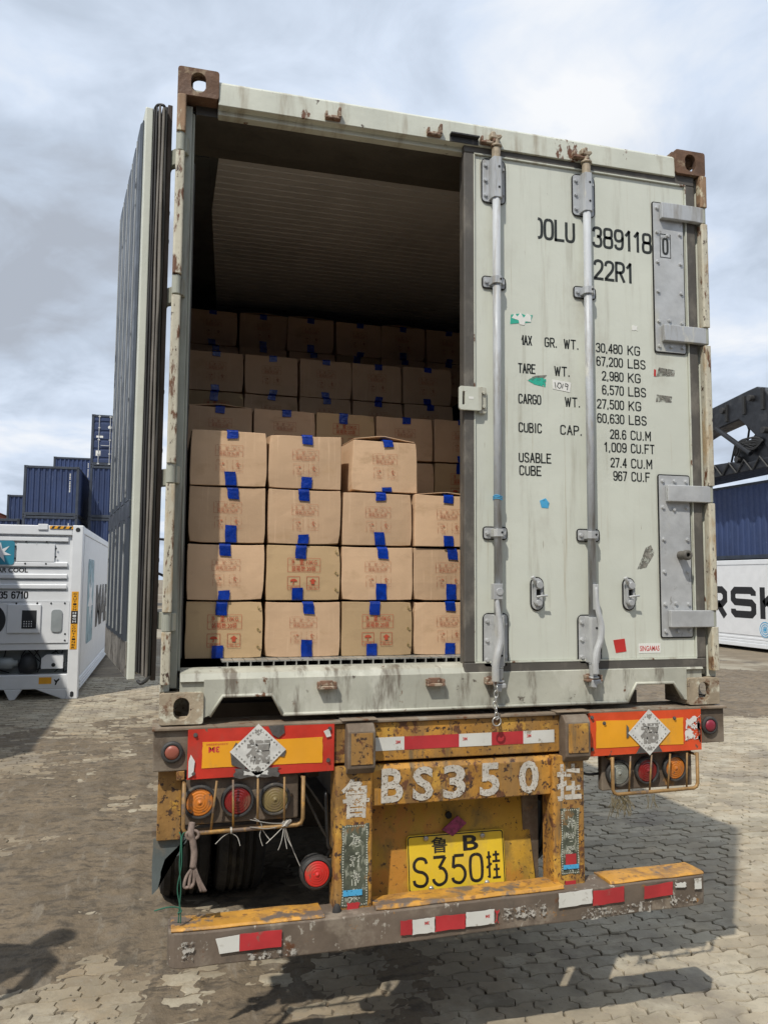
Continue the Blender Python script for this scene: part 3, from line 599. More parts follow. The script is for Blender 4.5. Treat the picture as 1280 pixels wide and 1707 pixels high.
for pl in ([(.430, 1.426), (.434, 1.400)], [(.447, 1.425), (.441, 1.408), (.452, 1.400), (.462, 1.410), (.458, 1.424), (.448, 1.425)], [(.470, 1.422), (.466, 1.402)], [(.494, 1.420), (.482, 1.425), (.480, 1.412), (.492, 1.412), (.494, 1.420), (.490, 1.396)]):
    tube(b, [(p[0], .0120, p[1]) for p in pl], .0016, 6)
link('handwriting', b, 'black_ink', D)
sticker('sticker', 'blue_sticker', [(.360, .866), (.392, .864), (.398, .886), (.380, .908), (.352, .896)], lab='small blue sticker')
sticker('sticker', 'red_sticker', [(.712, .234), (.764, .240), (.756, .296), (.700, .290)], lab='red square sticker')
sticker('glue_residue', 'dirty_residue', [(.826, .602), (.872, .612), (.916, .676), (.898, .712), (.872, .700), (.850, .650)])
sticker('glue_residue', 'dirty_residue', [(.944, 1.490), (1.040, 1.500), (1.044, 1.528), (.960, 1.534)])
sticker('glue_residue', 'red_sticker', [(.932, 1.492), (.942, 1.490), (.944, 1.522), (.934, 1.524)], y=.0122)
sticker('glue_residue', 'dirty_residue', [(.940, 1.372), (1.022, 1.374), (1.026, 1.402), (.946, 1.406)])
sticker('glue_residue', 'white_sticker', rough_quad(.822, .852, 1.696, 1.722, .008, 3))
sticker('glue_residue', 'dirty_residue', [(.296, 1.425), (.330, 1.448), (.392, 1.456), (.380, 1.444), (.33, 1.436)], y=.0122)
# blue string tied round the first bar
b = nb()
for z in (.892, .899, .905):
    tube(b, [(.141+.0195*math.cos(a), -.020+.0195*math.sin(a), z+.003*math.sin(a*2)) for a in [2*math.pi*i/16 for i in range(16)]], .0022, 6, closed=True)
tag(link('string', b, 'blue_sticker', None, loc=(0, 0, BZ)), 'thin blue string wound round the left locking bar of the closed door', 'string')
# chain hanging from the first handle
b = nb()
for i in range(7):
    z = .128-.022*i; cx = .108+.004*math.sin(i*1.3); r1, r2 = .008, .015
    if i % 2: pts = [(cx, -.066+r1*math.cos(a), z+r2*math.sin(a)) for a in [2*math.pi*k/12 for k in range(12)]]
    else: pts = [(cx+r1*math.cos(a), -.066, z+r2*math.sin(a)) for a in [2*math.pi*k/12 for k in range(12)]]
    tube(b, pts, .0026, 6, closed=True)
tube(b, [(.112+.018*math.cos(a), -.066, -.026+.018*math.sin(a)) for a in [2*math.pi*k/16 for k in range(16)]], .0028, 6, closed=True)
link('handle_chain', b, 'bright_chain', D, smooth=True)

# ---- the open left door, swung right round against the side
ang = math.atan2(1.15, -.155)
b = nb(); box(b, .0, 1.148, .064, .094, .155, 2.476); box(b, .02, 1.148, .008, .064, .175, 2.455)
O = link('door', b, 'door_paint', C, bevel=.004, loc=(-1.249, .135, 0), rot=(0, 0, ang)); O['label'] = 'open door folded back along the side, inner face outwards'
O['label'] = 'open door swung back along the container side'
b = nb(); box(b, -.010, 1.16, -.012, .0065, .150, 2.500); link('door_flange', b, 'edge_brown', O, bevel=.002)
for i, (v0, v1, u, m, zt) in enumerate(((.011, .022, -.038, 'gasket_dark', 2.47), (.023, .033, -.050, 'gasket_grey', 2.462), (.036, .044, -.034, 'gasket_grey', 2.474), (.046, .054, -.014, 'gasket_dark', 2.478), (.055, .0625, -.006, 'gasket_dark', 2.482))):
    b = nb(); prism(b, rrect(u, .03, v0, v1, .0045), 'z', .162+.006*i, zt)
    # soft wobble so that the rubber is not dead straight
    bmesh.ops.subdivide_edges(b, edges=[e_ for e_ in b.edges if abs(e_.verts[0].co.z-e_.verts[1].co.z) > 1], cuts=16)
    for v in b.verts:
        if v.co.x < .02: v.co.x += .004*math.sin(v.co.z*5+i*2)+.002*math.sin(v.co.z*17+i); v.co.y += .0012*math.sin(v.co.z*9+i*1.7)
    link('door_gasket', b, m, O)
b = nb(); tube(b, smooth_path([(-.03, .015, .170), (-.06, .03, .158), (-.075, .05, .150), (-.05, .058, .156)], 4), .007, 8); tube(b, smooth_path([(-.02, .018, 2.470), (-.026, .028, 2.482), (-.012, .048, 2.486), (.0, .056, 2.478)], 4), .006, 8); link('torn_gasket', b, 'gasket_dark', O, smooth=True)
# inner liner: vertical flutes with bright beads, plain band in the middle, scuff plate at foot
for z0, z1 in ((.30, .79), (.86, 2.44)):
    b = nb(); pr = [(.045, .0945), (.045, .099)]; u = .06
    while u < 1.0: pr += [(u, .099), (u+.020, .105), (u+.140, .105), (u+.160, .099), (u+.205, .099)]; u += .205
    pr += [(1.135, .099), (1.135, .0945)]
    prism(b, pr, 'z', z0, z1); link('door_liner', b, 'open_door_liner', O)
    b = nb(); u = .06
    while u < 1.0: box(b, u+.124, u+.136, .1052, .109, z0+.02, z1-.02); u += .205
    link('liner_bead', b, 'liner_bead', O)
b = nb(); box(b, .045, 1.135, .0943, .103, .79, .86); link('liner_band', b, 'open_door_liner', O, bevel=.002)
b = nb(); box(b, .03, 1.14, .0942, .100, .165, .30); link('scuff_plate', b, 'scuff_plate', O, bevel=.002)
for zc in (.382, .948, 1.692, 2.276):
    b = nb(); prism(b, [(-.010, -.055), (.030, -.022), (.16, -.018), (.16, -.0045), (.01, -.0045), (-.035, -.030), (-.11, -.047), (-.135, -.038), (-.142, -.052), (-.115, -.068)], 'z', zc-.034, zc+.034)
    bolts(b, [], 0); link('hinge_blade', b, 'jamb', O, bevel=.003)
for u in (.58, 1.02):
    b = nb(); cyl(b, (u, -.030), 'z', .017, .16, 2.46, 16)
    for z in (.30, .75, 1.3, 1.87, 2.33): box(b, u-.045, u+.045, -.05, -.0045, z-.04, z+.04)
    link('locking_bar', b, 'rod_steel', O, bevel=.002)
b = nb()
for z in (.52, .62, 1.06, 1.30, 1.93, 2.05): cyl(b, (.02, z), 'y', .009, -.016, -.004, 8)
link('flange_bolt', b, 'edge_brown', O)

# ================================================================== CARTONS
CW, CH, CD = .3145, .2310, .46
def carton_body(m, bulge=.004, seed=0, open_top=False, h=CH):
    rnd = random.Random(seed); b = nb(); nx, nz = 8, 6
    box(b, -CW/2, CW/2, 0, CD, 0, h)
    bmesh.ops.subdivide_edges(b, edges=b.edges[:], cuts=5, use_grid_fill=True)
    for v in b.verts:
        u = v.co.x/(CW/2); q = v.co.z/(h/2)-1
        if v.co.y < .001: v.co.y -= bulge*(1-u*u)*(1-q*q)*rnd.uniform(.7, 1.2)
        n = mnoise.noise(v.co*9+Vector((seed*3.1, 0, 0)))*.0022; v.co.x += n; v.co.z += n*.6
        if abs(u) > .95 and abs(q) > .95: v.co.x *= .992
    # dark slit between the flaps and the side panel
    return b
def carton_print(dark):
    b = nb(); f = fy(-.0062 if not dark else -.0060); W, H = CW, CH
    def px(u): return -W/2+u*W
    def pz(v): return H-v*H
    def line(u0, v0, u1, v1, t=.0013):
        x0, x1, z0, z1 = px(u0), px(u1), pz(v1), pz(v0)
        if abs(x1-x0) < 1e-6: x0 -= t/2; x1 += t/2
        if abs(z1-z0) < 1e-6: z0 -= t/2; z1 += t/2
        y = f(0, 0)[1]; quad(b, [(x0, y, z0), (x1, y, z0), (x1, y, z1), (x0, y, z1)])
    def frame(u0, u1, v0, v1, t=.0013):
        line(u0, v0, u1, v0, t); line(u0, v1, u1, v1, t); line(u0, v0, u0, v1, t); line(u1, v0, u1, v1, t)
    if dark: U0, U1, V0, V1 = .28, .72, .235, .485; I = ((.28, .445), (.54, .705)); IV = (.57, .80)
    else: U0, U1, V0, V1 = .32, .68, .27, .47; I = ((.335, .475), (.545, .685)); IV = (.545, .745)
    frame(U0, U1, V0, V1); vm = (V0+V1)/2; line(U0, vm, U1, vm)
    w_ = U1-U0
    text(b, '净', px(U0+.10*w_), px(U0+.21*w_), pz(vm-.012), pz(V0+.02), f, .001); text(b, '重:10KG', px(U0+.36*w_), px(U0+.90*w_), pz(vm-.012), pz(V0+.02), f, .001)
    text(b, '装箱数:20袋', px(U0+.12*w_), px(U0+.86*w_), pz(V1-.012), pz(vm+.014), f, .001)
    for k, (a, c) in enumerate(I):
        frame(a, c, IV[0], IV[1], .0016 if dark else .0012); vs = IV[0]+.72*(IV[1]-IV[0]); line(a, vs, c, vs)
        text(b, '怕湿' if k == 0 else '向上', px(a+.03), px(c-.03), pz(IV[1]-.012), pz(vs+.012), f, .001)
        cx = px((a+c)/2); hw = (px(c)-px(a))*.30; z0, z1 = pz(vs)+.006, pz(IV[0])-.007; y = f(0, 0)[1]
        if k == 0:
            r = hw; zc = z0+(z1-z0)*.45; quad(b, [(cx+r*math.cos(t), y, zc+r*.72*math.sin(t)) for t in [math.pi*i/12 for i in range(13)]])
            quad(b, [(cx-.0014, y, z0), (cx+.0014, y, z0), (cx+.0014, y, zc), (cx-.0014, y, zc)]); quad(b, [(cx-.006, y, z0), (cx-.0015, y, z0), (cx-.0015, y, z0+.003), (cx-.006, y, z0+.003)])
        else:
            zm = z0+(z1-z0)*.52; quad(b, [(cx-hw, y, zm), (cx+hw, y, zm), (cx, y, z1)]); quad(b, [(cx-hw*.48, y, z0), (cx+hw*.48, y, z0), (cx+hw*.48, y, zm), (cx-hw*.48, y, zm)])
    return b
def tape_mesh(cx, top, ln, seed, w_=.046):
    """strip of tape folded over the top or bottom front edge"""
    rnd = random.Random(seed); b = nb(); y = -.0078; n = 6; lean = rnd.uniform(-.004, .004); rows = []
    if top: path = [(.060, CH+.0024), (-.0015, CH+.0022), (y+.002, CH-.002)]+[(y, CH-ln*k/n) for k in range(1, n+1)]
    else: path = [(.04, -.0008), (y+.003, -.0006), (y, .003)]+[(y, ln*k/n) for k in range(1, n+1)]
    for i, (yy, z) in enumerate(path):
        j = rnd.uniform(-.0012, .0012); e_ = .002*rnd.uniform(-1, 1) if i == len(path)-1 else 0
        rows.append([b.verts.new((cx-w_/2+lean*i/4+j, yy, z+e_)), b.verts.new((cx+lean*i/4, yy-.0008*rnd.random(), z)), b.verts.new((cx+w_/2+lean*i/4+j, yy, z-e_))])
    for r0, r1 in zip(rows, rows[1:]):
        for k in (0, 1): b.faces.new((r0[k], r0[k+1], r1[k+1], r1[k]))
    bmesh.ops.recalc_face_normals(b, faces=b.faces); bmesh.ops.solidify(b, geom=b.faces[:], thickness=.0006)
    return b
protos = {}
def make_carton(kind, seed):
    """a proto kept by kind; later ones are copies of it"""
    dark = kind == 'dark'; m = 'carton_dark' if dark else 'carton'
    root = bpy.data.objects.new('carton', None); COL.objects.link(root); root.empty_display_size = .1
    if kind == 'askew':
        b = carton_body(m, .004, seed)
        for v in b.verts:
            k = v.co.z/CH; v.co.x *= .97+.02*(1-k); v.co.x += .008*k*(1 if v.co.x < 0 else 0)
            if v.co.z > CH*.95: v.co.z -= .004
    else: b = carton_body(m, .004, seed)
    rc = random.Random(seed*5+1)      # crushed corners and sagging edges
    for _ in range(3):
        c = Vector((rc.choice((-1, 1))*CW/2, 0, rc.choice((0, 1))*CH)); am = rc.uniform(.003, .008)
        for v in b.verts:
            q = (v.co-c).length
            if q < .09: v.co += (Vector((0, .12, CH/2))-c).normalized()*am*(1-q/.09)**2
    sg = rc.uniform(.001, .004)
    for v in b.verts:
        if v.co.z > CH*.9: v.co.z -= sg*(1-(2*v.co.x/CW)**2)
    link('carton_body', b, m, root, bevel=.002, seg=2)
    pr = flat('carton_print', carton_print(dark), 'carton_red' if dark else 'carton_red_faint', root)
    lt, lb = {'dark': (.056, .052), 'light': (.040, .050), 'light_b': (.048, .040), 'light_c': (.034, .058), 'light_long': (.050, .072), 'askew': (.030, .020), 'flap': (.036, .048), 'back': (.030, .034), 'back_b': (.036, .028)}[kind]
    cx = {'dark': -.012, 'light': .004, 'light_long': .016, 'askew': .01, 'flap': 0., 'back': .0, 'back_b': .008, 'light_b': -.008, 'light_c': .012}[kind]
    link('tape', tape_mesh(cx, True, lt, seed+1), 'blue_tape', root); link('tape', tape_mesh(cx-.016 if dark else cx, False, lb, seed+2), 'blue_tape', root)
    if dark:
        for z in (.045, .115, .205):
            b = nb(); prism(b, [(.132, z+.002), (.138, z+.009), (.140, z+.007), (.136, z+.002), (.143, z-.005), (.147, z-.001), (.149, z-.003), (.143, z-.009)], 'y', -.0046, -.0026)
            link('staple', b, 'staple', root)
    if kind in ('askew', 'flap'):
        b = nb(); hk = .022 if kind == 'askew' else .016; z = CH+.0005; n = 8; W = CW*.96 if kind == 'flap' else CW*.90; r0 = []; r1 = []
        for i in range(n+1):
            u = -W/2+W*i/n; lift = hk*(1-abs(2*i/n-.95))+.001; r0.append(b.verts.new((u, .004+.01*(lift/hk), z+max(.0008, lift)))); r1.append(b.verts.new((u, .19, z+.002)))
        for i in range(n): b.faces.new((r0[i], r0[i+1], r1[i+1], r1[i]))
        bmesh.ops.recalc_face_normals(b, faces=b.faces); bmesh.ops.solidify(b, geom=b.faces[:], thickness=.003)
        link('top_flap', b, m, root)
    return root
def copy_thing(root):
    c = root.copy(); COL.objects.link(c)
    for ch in root.children:
        d = ch.copy(); COL.objects.link(d); d.parent = c
    return c
ROWN = ['bottom', 'second', 'third', 'top']; COLN = ['leftmost', 'second', 'third', 'fourth']
used = set(); cid = [0]
def place(kind, x, y, z, label, group, rz=None, jit=.002):
    if kind not in protos: protos[kind] = make_carton(kind, 11*len(protos)+3)
    o = protos[kind] if kind not in used else copy_thing(protos[kind]); used.add(kind); cid[0] += 1
    o.location = (x+random.uniform(-jit, jit), y+random.uniform(-.006, .006), BZ+z); o.rotation_euler = (0, 0, math.radians(random.uniform(-1.1, 1.1) if rz is None else rz)); o.scale = (random.uniform(.985, 1.004), 1, random.uniform(.988, 1.006))
    tag(o, label, 'carton', group); return o
Z0 = .2235
fk = {(0, 0): 'dark', (1, 1): 'dark', (0, 2): 'dark', (3, 2): 'askew', (2, 3): 'flap', (3, 1): 'light', (1, 0): 'light_b', (2, 0): 'light_long', (2, 2): 'light_c', (1, 2): 'light_long', (1, 3): 'light_long', (0, 3): 'light', (0, 1): 'light_long', (2, 1): 'light_b', (3, 0): 'light_c'}
look = {'dark': 'darker stapled carton', 'askew': 'askew carton with gaping top', 'flap': 'carton with lifted flap', 'light': 'tan carton', 'light_b': 'tan carton', 'light_c': 'tan carton', 'light_long': 'tan carton with long tape'}
xs0 = [-1.132+.162+.3225*i for i in range(7)]
for r in range(4):
    for c in range(5):
        k = fk.get((r, c), 'light')
        if c == 4:
            if r == 3: continue
            place('light', xs0[c], .205, Z0+r*.2365, f'tan carton in the {ROWN[r]} row of the front stack, almost wholly behind the closed door', 'cartons of the front stack'); continue
        if r == 3 and c == 3: continue
        nm = f'{look[k]}, {ROWN[r]} row of the front stack, {COLN[c]} from left'
        place(k, xs0[c]+(.032 if k == 'askew' else 0), .205+(.01 if k == 'askew' else 0), Z0+r*.2365, nm, 'cartons of the front stack', rz=3.5 if k == 'askew' else None)
# stacks further in
def back(nm, y, pitch, rows, cols, vis, xoff, tops=(), top_kind='back'):
    for r in range(rows):
        for c in range(cols):
            x = xs0[c]+xoff+(.004 if r % 2 else -.003)
            if (r, c) in vis:
                k = 'flap' if (r, c) in tops else ('dark' if (r*3+c*5) % 7 == 1 else 'back_b' if (r+c) % 2 else 'back')
                place(k, x, y, Z0+r*pitch, f'{nm} stack carton, {vis[(r, c)]}', f'cartons of the {nm} stack', jit=.005)
cn = ['against the left wall', 'second from the left wall', 'third from the left wall', 'fourth from the left wall', 'fifth from the left wall', 'sixth from the left wall']
v2 = {(4, c): f'tan, top row {cn[c]}' for c in range(5)}; v2.update({(3, 3): 'tan, right of the askew carton, row below its top', (3, 4): 'tan, row below its top, beside the closed door'})
back('second', .885, .2395, 5, 5, v2, .006, tops=((4, 0),))
v4 = {(6, c): f'dim brown, top row {cn[c]}' for c in range(5)}; v4.update({(5, c): f'thin strip below the top row, {cn[c]}' for c in range(5)})
back('third', 1.50, .2345, 7, 5, v4, .012)
v5 = {(8, c): f'in deep shade, top row {cn[c]}' for c in range(6)}; v5.update({(7, c): f'thin strip below its top, {cn[c]}' for c in range(6)})
back('rearmost', 2.06, .2300, 9, 6, v5, .02, tops=((8, 1), (8, 2), (8, 4)))

# ================================================================== TRAILER
T = empty('semi_trailer', 'rusty yellow container trailer carrying the pale green container, seen from behind', 'trailer', (0, 0, 0))
b = nb(); box(b, -.560, .545, -.020, .02, 1.160, 1.312); box(b, -.560, .545, .02, .14, 1.160, 1.168); link('rear_beam', b, 'trailer_yellow', T, bevel=.004)
for s, x0, x1 in ((-1, -1.236, -.560), (1, .545, 1.232)):
    b = nb(); box(b, x0, x1, -.018, .010, 1.163, 1.312); box(b, x0, x1, .010, .14, 1.163, 1.175); link('beam_end', b, 'trailer_brown', T, bevel=.004)
b = nb(); box(b, -1.242, 1.238, -.034, .16, 1.313, 1.3245); box(b, -.53, -.385, -.050, .10, 1.3246, 1.331); box(b, .39, .545, -.050, .10, 1.3246, 1.331); link('top_flange', b, 'top_flange', T, bevel=.003)
for x0, x1 in ((-.513, -.402), (.412, .528)):
    b = nb(); prism(b, [(-.085, 1.15), (-.085, 1.290), (-.055, 1.316), (-.021, 1.316), (-.021, 1.125), (-.06, 1.125)], 'x', x0, x1); link('twist_lock_box', b, 'trailer_brown', T, bevel=.005)
    b = nb(); box(b, x0+.012, x1-.012, -.0885, -.086, 1.165, 1.285); link('box_face', b, 'trailer_yellow', T, bevel=.001)
for x0, x1 in ((-.552, -.403), (.370, .514)):
    b = nb(); prism(b, rrect(x0, x1, -.052, .06, .012), 'z', .560, 1.148); link('bumper_hanger', b, 'trailer_yellow', T)
b = nb(); prism(b, [(-.030, .990), (-.034, 1.130), (-.016, 1.146), (.05, 1.146), (.05, .990)], 'x', -.403, .370); link('cross_member', b, 'trailer_yellow', T, bevel=.004)
b = nb(); prism(b, [(.06, .985), (.10, .985), (.10, 1.15), (.06, 1.15)], 'x', -.403, .370); link('inner_beam', b, 'chassis_dark', T)
# plate backing panel
b = nb(); pan = [(-.384, .52), (.352, .52), (.322, .975), (-.384, .975)]
vs = []
prism(b, pan, 'y', 0, .008); 
for v in b.verts: v.co.y += .062+(v.co.z-.52)*.13
PN = link('plate_panel', b, 'panel_yellow', T, bevel=.002)
b = nb(); cyl(b, (-.035, .895), 'y', .014, .098, .112, 14); link('panel_hole', b, 'black_hole', PN)
b = nb(); prism(b, [(.30, .10), (.372, .10), (.372, .20), (.30, .135)], 'z', .50, .98); link('panel_bracket', b, 'trailer_brown', T)
b = nb(); prism(b, [(.060, .500), (-.075, .600), (-.078, .612), (-.045, .622), (.066, .535)], 'x', -.40, .36); link('panel_lip', b, 'bumper_yellow', T, bevel=.003)
# license plate
Fp = lambda u, v: (u, .062+(v-.52)*.13-.0105, v)
b = nb(); pr = rrect(-.222, .206, .608, .826, .014, 4); prism(b, pr, 'y', 0, .0015)
for v in b.verts: v.co.y += .062+(v.co.z-.52)*.13-.0095
LP = link('license_plate', b, 'plate_yellow', T)
b = nb(); o_ = rrect(-.219, .203, .611, .823, .012, 4); i_ = rrect(-.215, .199, .615, .819, .010, 4)
prism(b, o_, 'y', 0, .0008, [i_])
for v in b.verts: v.co.y += .062+(v.co.z-.52)*.13-.0108
link('plate_border', b, 'plate_black', LP)
b = nb()
text(b, '鲁', -.118, -.048, .752, .815, Fp, .012); text(b, 'B', .022, .090, .752, .812, Fp, .022)
# embossed digits drawn as strokes
def strokes(bm, pls, x0, z0, sx, sz, t, dy=.0018):
    for pl in pls:
        P = [(x0+p[0]*sx, z0+p[1]*sz) for p in pl]; P3 = [Vector((Fp(*q)[0], Fp(*q)[1]-dy*.2, q[1])) for q in P]
        P3 = smooth_path(P3, 4) if len(P3) > 3 else P3
        L_, R2_ = [], []
        for i, q in enumerate(P3):
            a = P3[max(0, i-1)]; c = P3[min(len(P3)-1, i+1)]; d = Vector((c.x-a.x, 0, c.z-a.z)).normalized(); n_ = Vector((-d.z, 0, d.x))*t/2
            L_.append(bm.verts.new(q+n_)); R2_.append(bm.verts.new(q-n_))
        for i in range(len(P3)-1): bm.faces.new((L_[i], L_[i+1], R2_[i+1], R2_[i]))
cS = [[(.95, .80), (.85, .94), (.6, 1.), (.3, .98), (.08, .84), (.08, .66), (.3, .54), (.7, .47), (.95, .32), (.93, .12), (.7, .0), (.35, .0), (.1, .08), (.03, .22)]]
c3 = [[(.05, 1.), (.92, 1.)], [(.92, 1.), (.45, .60)], [(.45, .60), (.75, .56), (.96, .36), (.90, .12), (.6, 0.), (.3, 0.), (.06, .12), (.02, .22)]]
c5 = [[(.92, 1.), (.18, 1.)], [(.18, 1.), (.10, .56)], [(.10, .56), (.35, .63), (.7, .60), (.94, .42), (.94, .2), (.7, .02), (.4, 0.), (.12, .08), (.04, .2)]]
c0 = [[(.5, 1.), (.82, .93), (.93, .7), (.93, .3), (.82, .07), (.5, 0.), (.18, .07), (.07, .3), (.07, .7), (.18, .93), (.5, 1.)]]
cG = [[(.02, .78), (.36, .80)], [(.20, 1.), (.20, .03), (.08, .10)], [(.0, .40), (.38, .55)], [(.48, .86), (.96, .86)], [(.72, 1.), (.72, .60)], [(.44, .62), (1., .62)], [(.50, .32), (.94, .32)], [(.72, .52), (.72, .02)], [(.42, .02), (1., .02)]]
for ch, x0 in ((cS, -.198), (c3, -.114), (c5, -.032), (c0, .046)): strokes(b, ch, x0, .632, .060, .104, .0125)
strokes(b, cG, .122, .636, .062, .106, .0095)
flat('plate_number', b, 'plate_black', LP)
b = nb()
for x, z in ((-.140, .812), (.110, .806), (-.125, .620), (.120, .622)):
    lathe(b, (x, z), 'y', [(.011, Fp(0, z)[1]), (.011, Fp(0, z)[1]-.004), (.007, Fp(0, z)[1]-.008), (.001, Fp(0, z)[1]-.0095)], 14)
link('plate_bolt', b, 'bolt', LP, smooth=True)
# painted number on the cross member and the hangers
for s, x0, x1 in (('B', -.366, -.276), ('S', -.236, -.150), ('3', -.108, -.012), ('5', .050, .136), ('0', .222, .312)): b = nb(); text(b, s, x0, x1, 1.000, 1.134, lambda u, v: (u, -.0325-(v-.99)*.0286-.001, v), .03); flat('painted_digit', b, 'worn_white', T)
b = nb(); text(b, '鲁', -.530, -.418, .955, 1.105, fy(-.0532), .02); flat('painted_mark', b, 'worn_white', T)
b = nb(); text(b, '挂', .385, .498, .965, 1.115, fy(-.0532), .03); flat('painted_mark', b, 'worn_white', T)
# reflective tape on the beam
def tape_strip(name, m, x0, x1, z0, z1, y, t=.0012, rag=0., par=None):
    b = nb(); pts = rough_quad(x0, x1, z0, z1, rag, 5) if rag else [(x0, z0), (x1, z0), (x1, z1), (x0, z1)]
    prism(b, pts, 'y', y-t, y); return link(name, b, m, par or T)
for m, x0, x1 in (('tape_white', -.399, -.268), ('tape_red', -.268, -.035), ('tape_white', -.035, .108), ('tape_red', .108, .250), ('tape_white', .250, .392)): tape_strip('reflective_tape', m, x0, x1, 1.200, 1.252, -.0202)
b = nb()
for x in (-.295, -.010, .275): text(b, '3M', x-.009, x+.010, 1.225, 1.238, fy(-.0222), .03)
flat('tape_lettering', b, 'red_ink', T)
# red and yellow rear marker boards
def marker(x0, x1, z0, z1, red, yx0, yx1, yz0, yz1, lab):
    b = nb(); prism(b, [(x0, z0), (x1, z0+.004), (x1, z1), (x0, z1)], 'y', -.034, -.022); o = link('marker_board', b, red, T, bevel=.0015); o['label'] = lab
    b = nb(); prism(b, rough_quad(yx0, yx1, yz0, yz1, .003, 6), 'y', -.0358, -.0345); link('yellow_field', b, 'reflex_yellow', o)
    return o
mL = marker(-1.112, -.556, 1.132, 1.318, 'reflex_red', -1.060, -.602, 1.170, 1.268, 'red board with a torn yellow field')
mR = marker(.545, 1.102, 1.134, 1.318, 'reflex_orange', .580, 1.010, 1.166, 1.283, 'orange red board with peeling yellow field')
b = nb(); text(b, '3M', -1.036, -.996, 1.228, 1.250, fy(-.0366), .03, rot180=True); text(b, '反光标识车身尾部标志', -1.045, -.965, 1.254, 1.262, fy(-.0366), rot180=True); flat('board_lettering', b, 'red_ink', mL)
b = nb(); prism(b, rough_quad(1.012, 1.098, 1.168, 1.296, .022, 6), 'y', -.0372, -.0358); link('peeled_patch', b, 'peel_white', mR)
def diamond(cx, cz, r, par, y=-.040, damaged=False):
    b = nb(); pts = [(cx, cz-r), (cx+r*1.06, cz), (cx, cz+r), (cx-r*1.06, cz)]
    prism(b, pts, 'y', y, y+.0015); o = link('good_luck_sticker', b, 'foil_white', par)
    b = nb(); rnd = random.Random(int(cx*100))
    for s in range(4):     # dotted border
        for k in range(1, 9):
            t = k/9; a = pts[s]; c = pts[(s+1) % 4]; px_, pz_ = a[0]+(c[0]-a[0])*t, a[1]+(c[1]-a[1])*t; px_ = cx+(px_-cx)*.86; pz_ = cz+(pz_-cz)*.86
            q = rnd.uniform(.003, .0055); quad(b, [(px_-q, y-.0006, pz_), (px_, y-.0006, pz_-q), (px_+q, y-.0006, pz_), (px_, y-.0006, pz_+q)])
    text(b, '福', cx-r*.46, cx+r*.46, cz-r*.50, cz+r*.44, fy(y-.0006), .05)
    for sx, sz in ((0, .68), (0, -.68)): quad(b, [(cx-.014, y-.0006, cz+sz*r), (cx, y-.0006, cz+sz*r-.012), (cx+.014, y-.0006, cz+sz*r), (cx, y-.0006, cz+sz*r+.012)])
    flat('sticker_print', b, 'foil_grey', o)
    return o
diamond(-.852, 1.228, .100, mL, -.0405)
b = nb(); prism(b, rough_quad(-.945, -.765, 1.126, 1.165, .012, 6), 'y', -.0395, -.0375); prism(b, [(-.955, 1.225), (-.935, 1.262), (-.890, 1.215), (-.900, 1.16), (-.950, 1.18)], 'y', -.0392, -.0372)
prism(b, [(-.815, 1.318), (-.755, 1.320), (-.752, 1.290), (-.775, 1.272), (-.798, 1.285)], 'y', -.0392, -.0372); prism(b, [(-.775, 1.232), (-.745, 1.222), (-.752, 1.200), (-.785, 1.206)], 'y', -.0392, -.0372); link('torn_backing', b, 'foil_dark', mL)
b = nb(); prism(b, rough_quad(-.905, -.81, 1.136, 1.156, .006, 6), 'y', -.0405, -.0398); prism(b, [(-.600, 1.290), (-.578, 1.298), (-.570, 1.270), (-.588, 1.266)], 'y', -.0402, -.038); prism(b, [(-1.108, 1.14), (-1.09, 1.15), (-1.085, 1.2), (-1.10, 1.225), (-1.108, 1.2)], 'y', -.0402, -.038); link('torn_foil', b, 'foil_white', mL)
diamond(.836, 1.226, .098, mR, -.0405)
b = nb(); prism(b, [(.77, 1.138), (.90, 1.140), (.87, 1.185), (.80, 1.180)], 'y', -.0395, -.0375); prism(b, [(.725, 1.205), (.737, 1.21), (.737, 1.25), (.726, 1.262)], 'y', -.0395, -.0375); link('torn_backing', b, 'foil_dark', mR)
b = nb(); bolts(b, [(-1.085, 1.295), (-.575, 1.298), (-.58, 1.178), (-1.09, 1.155), (.562, 1.298), (.62, 1.272), (.965, 1.28), (.562, 1.165)], -.0345, .006); link('board_screw', b, 'foil_dark', T)
# round side lamps on the beam ends
for cx, cz, m in ((-1.168, 1.234, 'lens_faded'), (1.152, 1.240, 'lens_side')):
    b = nb(); lathe(b, (cx, cz), 'y', [(.040, -.0185), (.040, -.030), (.034, -.034), (.028, -.034), (.028, -.028), (.002, -.028)], 28); o = link('marker_lamp', b, 'rubber', T, smooth=False, bevel=.001)
    b = nb(); lathe(b, (cx, cz), 'y', [(.0265, -.029), (.025, -.034), (.014, -.038), (.001, -.039)], 24); link('lamp_lens', b, m, o, smooth=True)
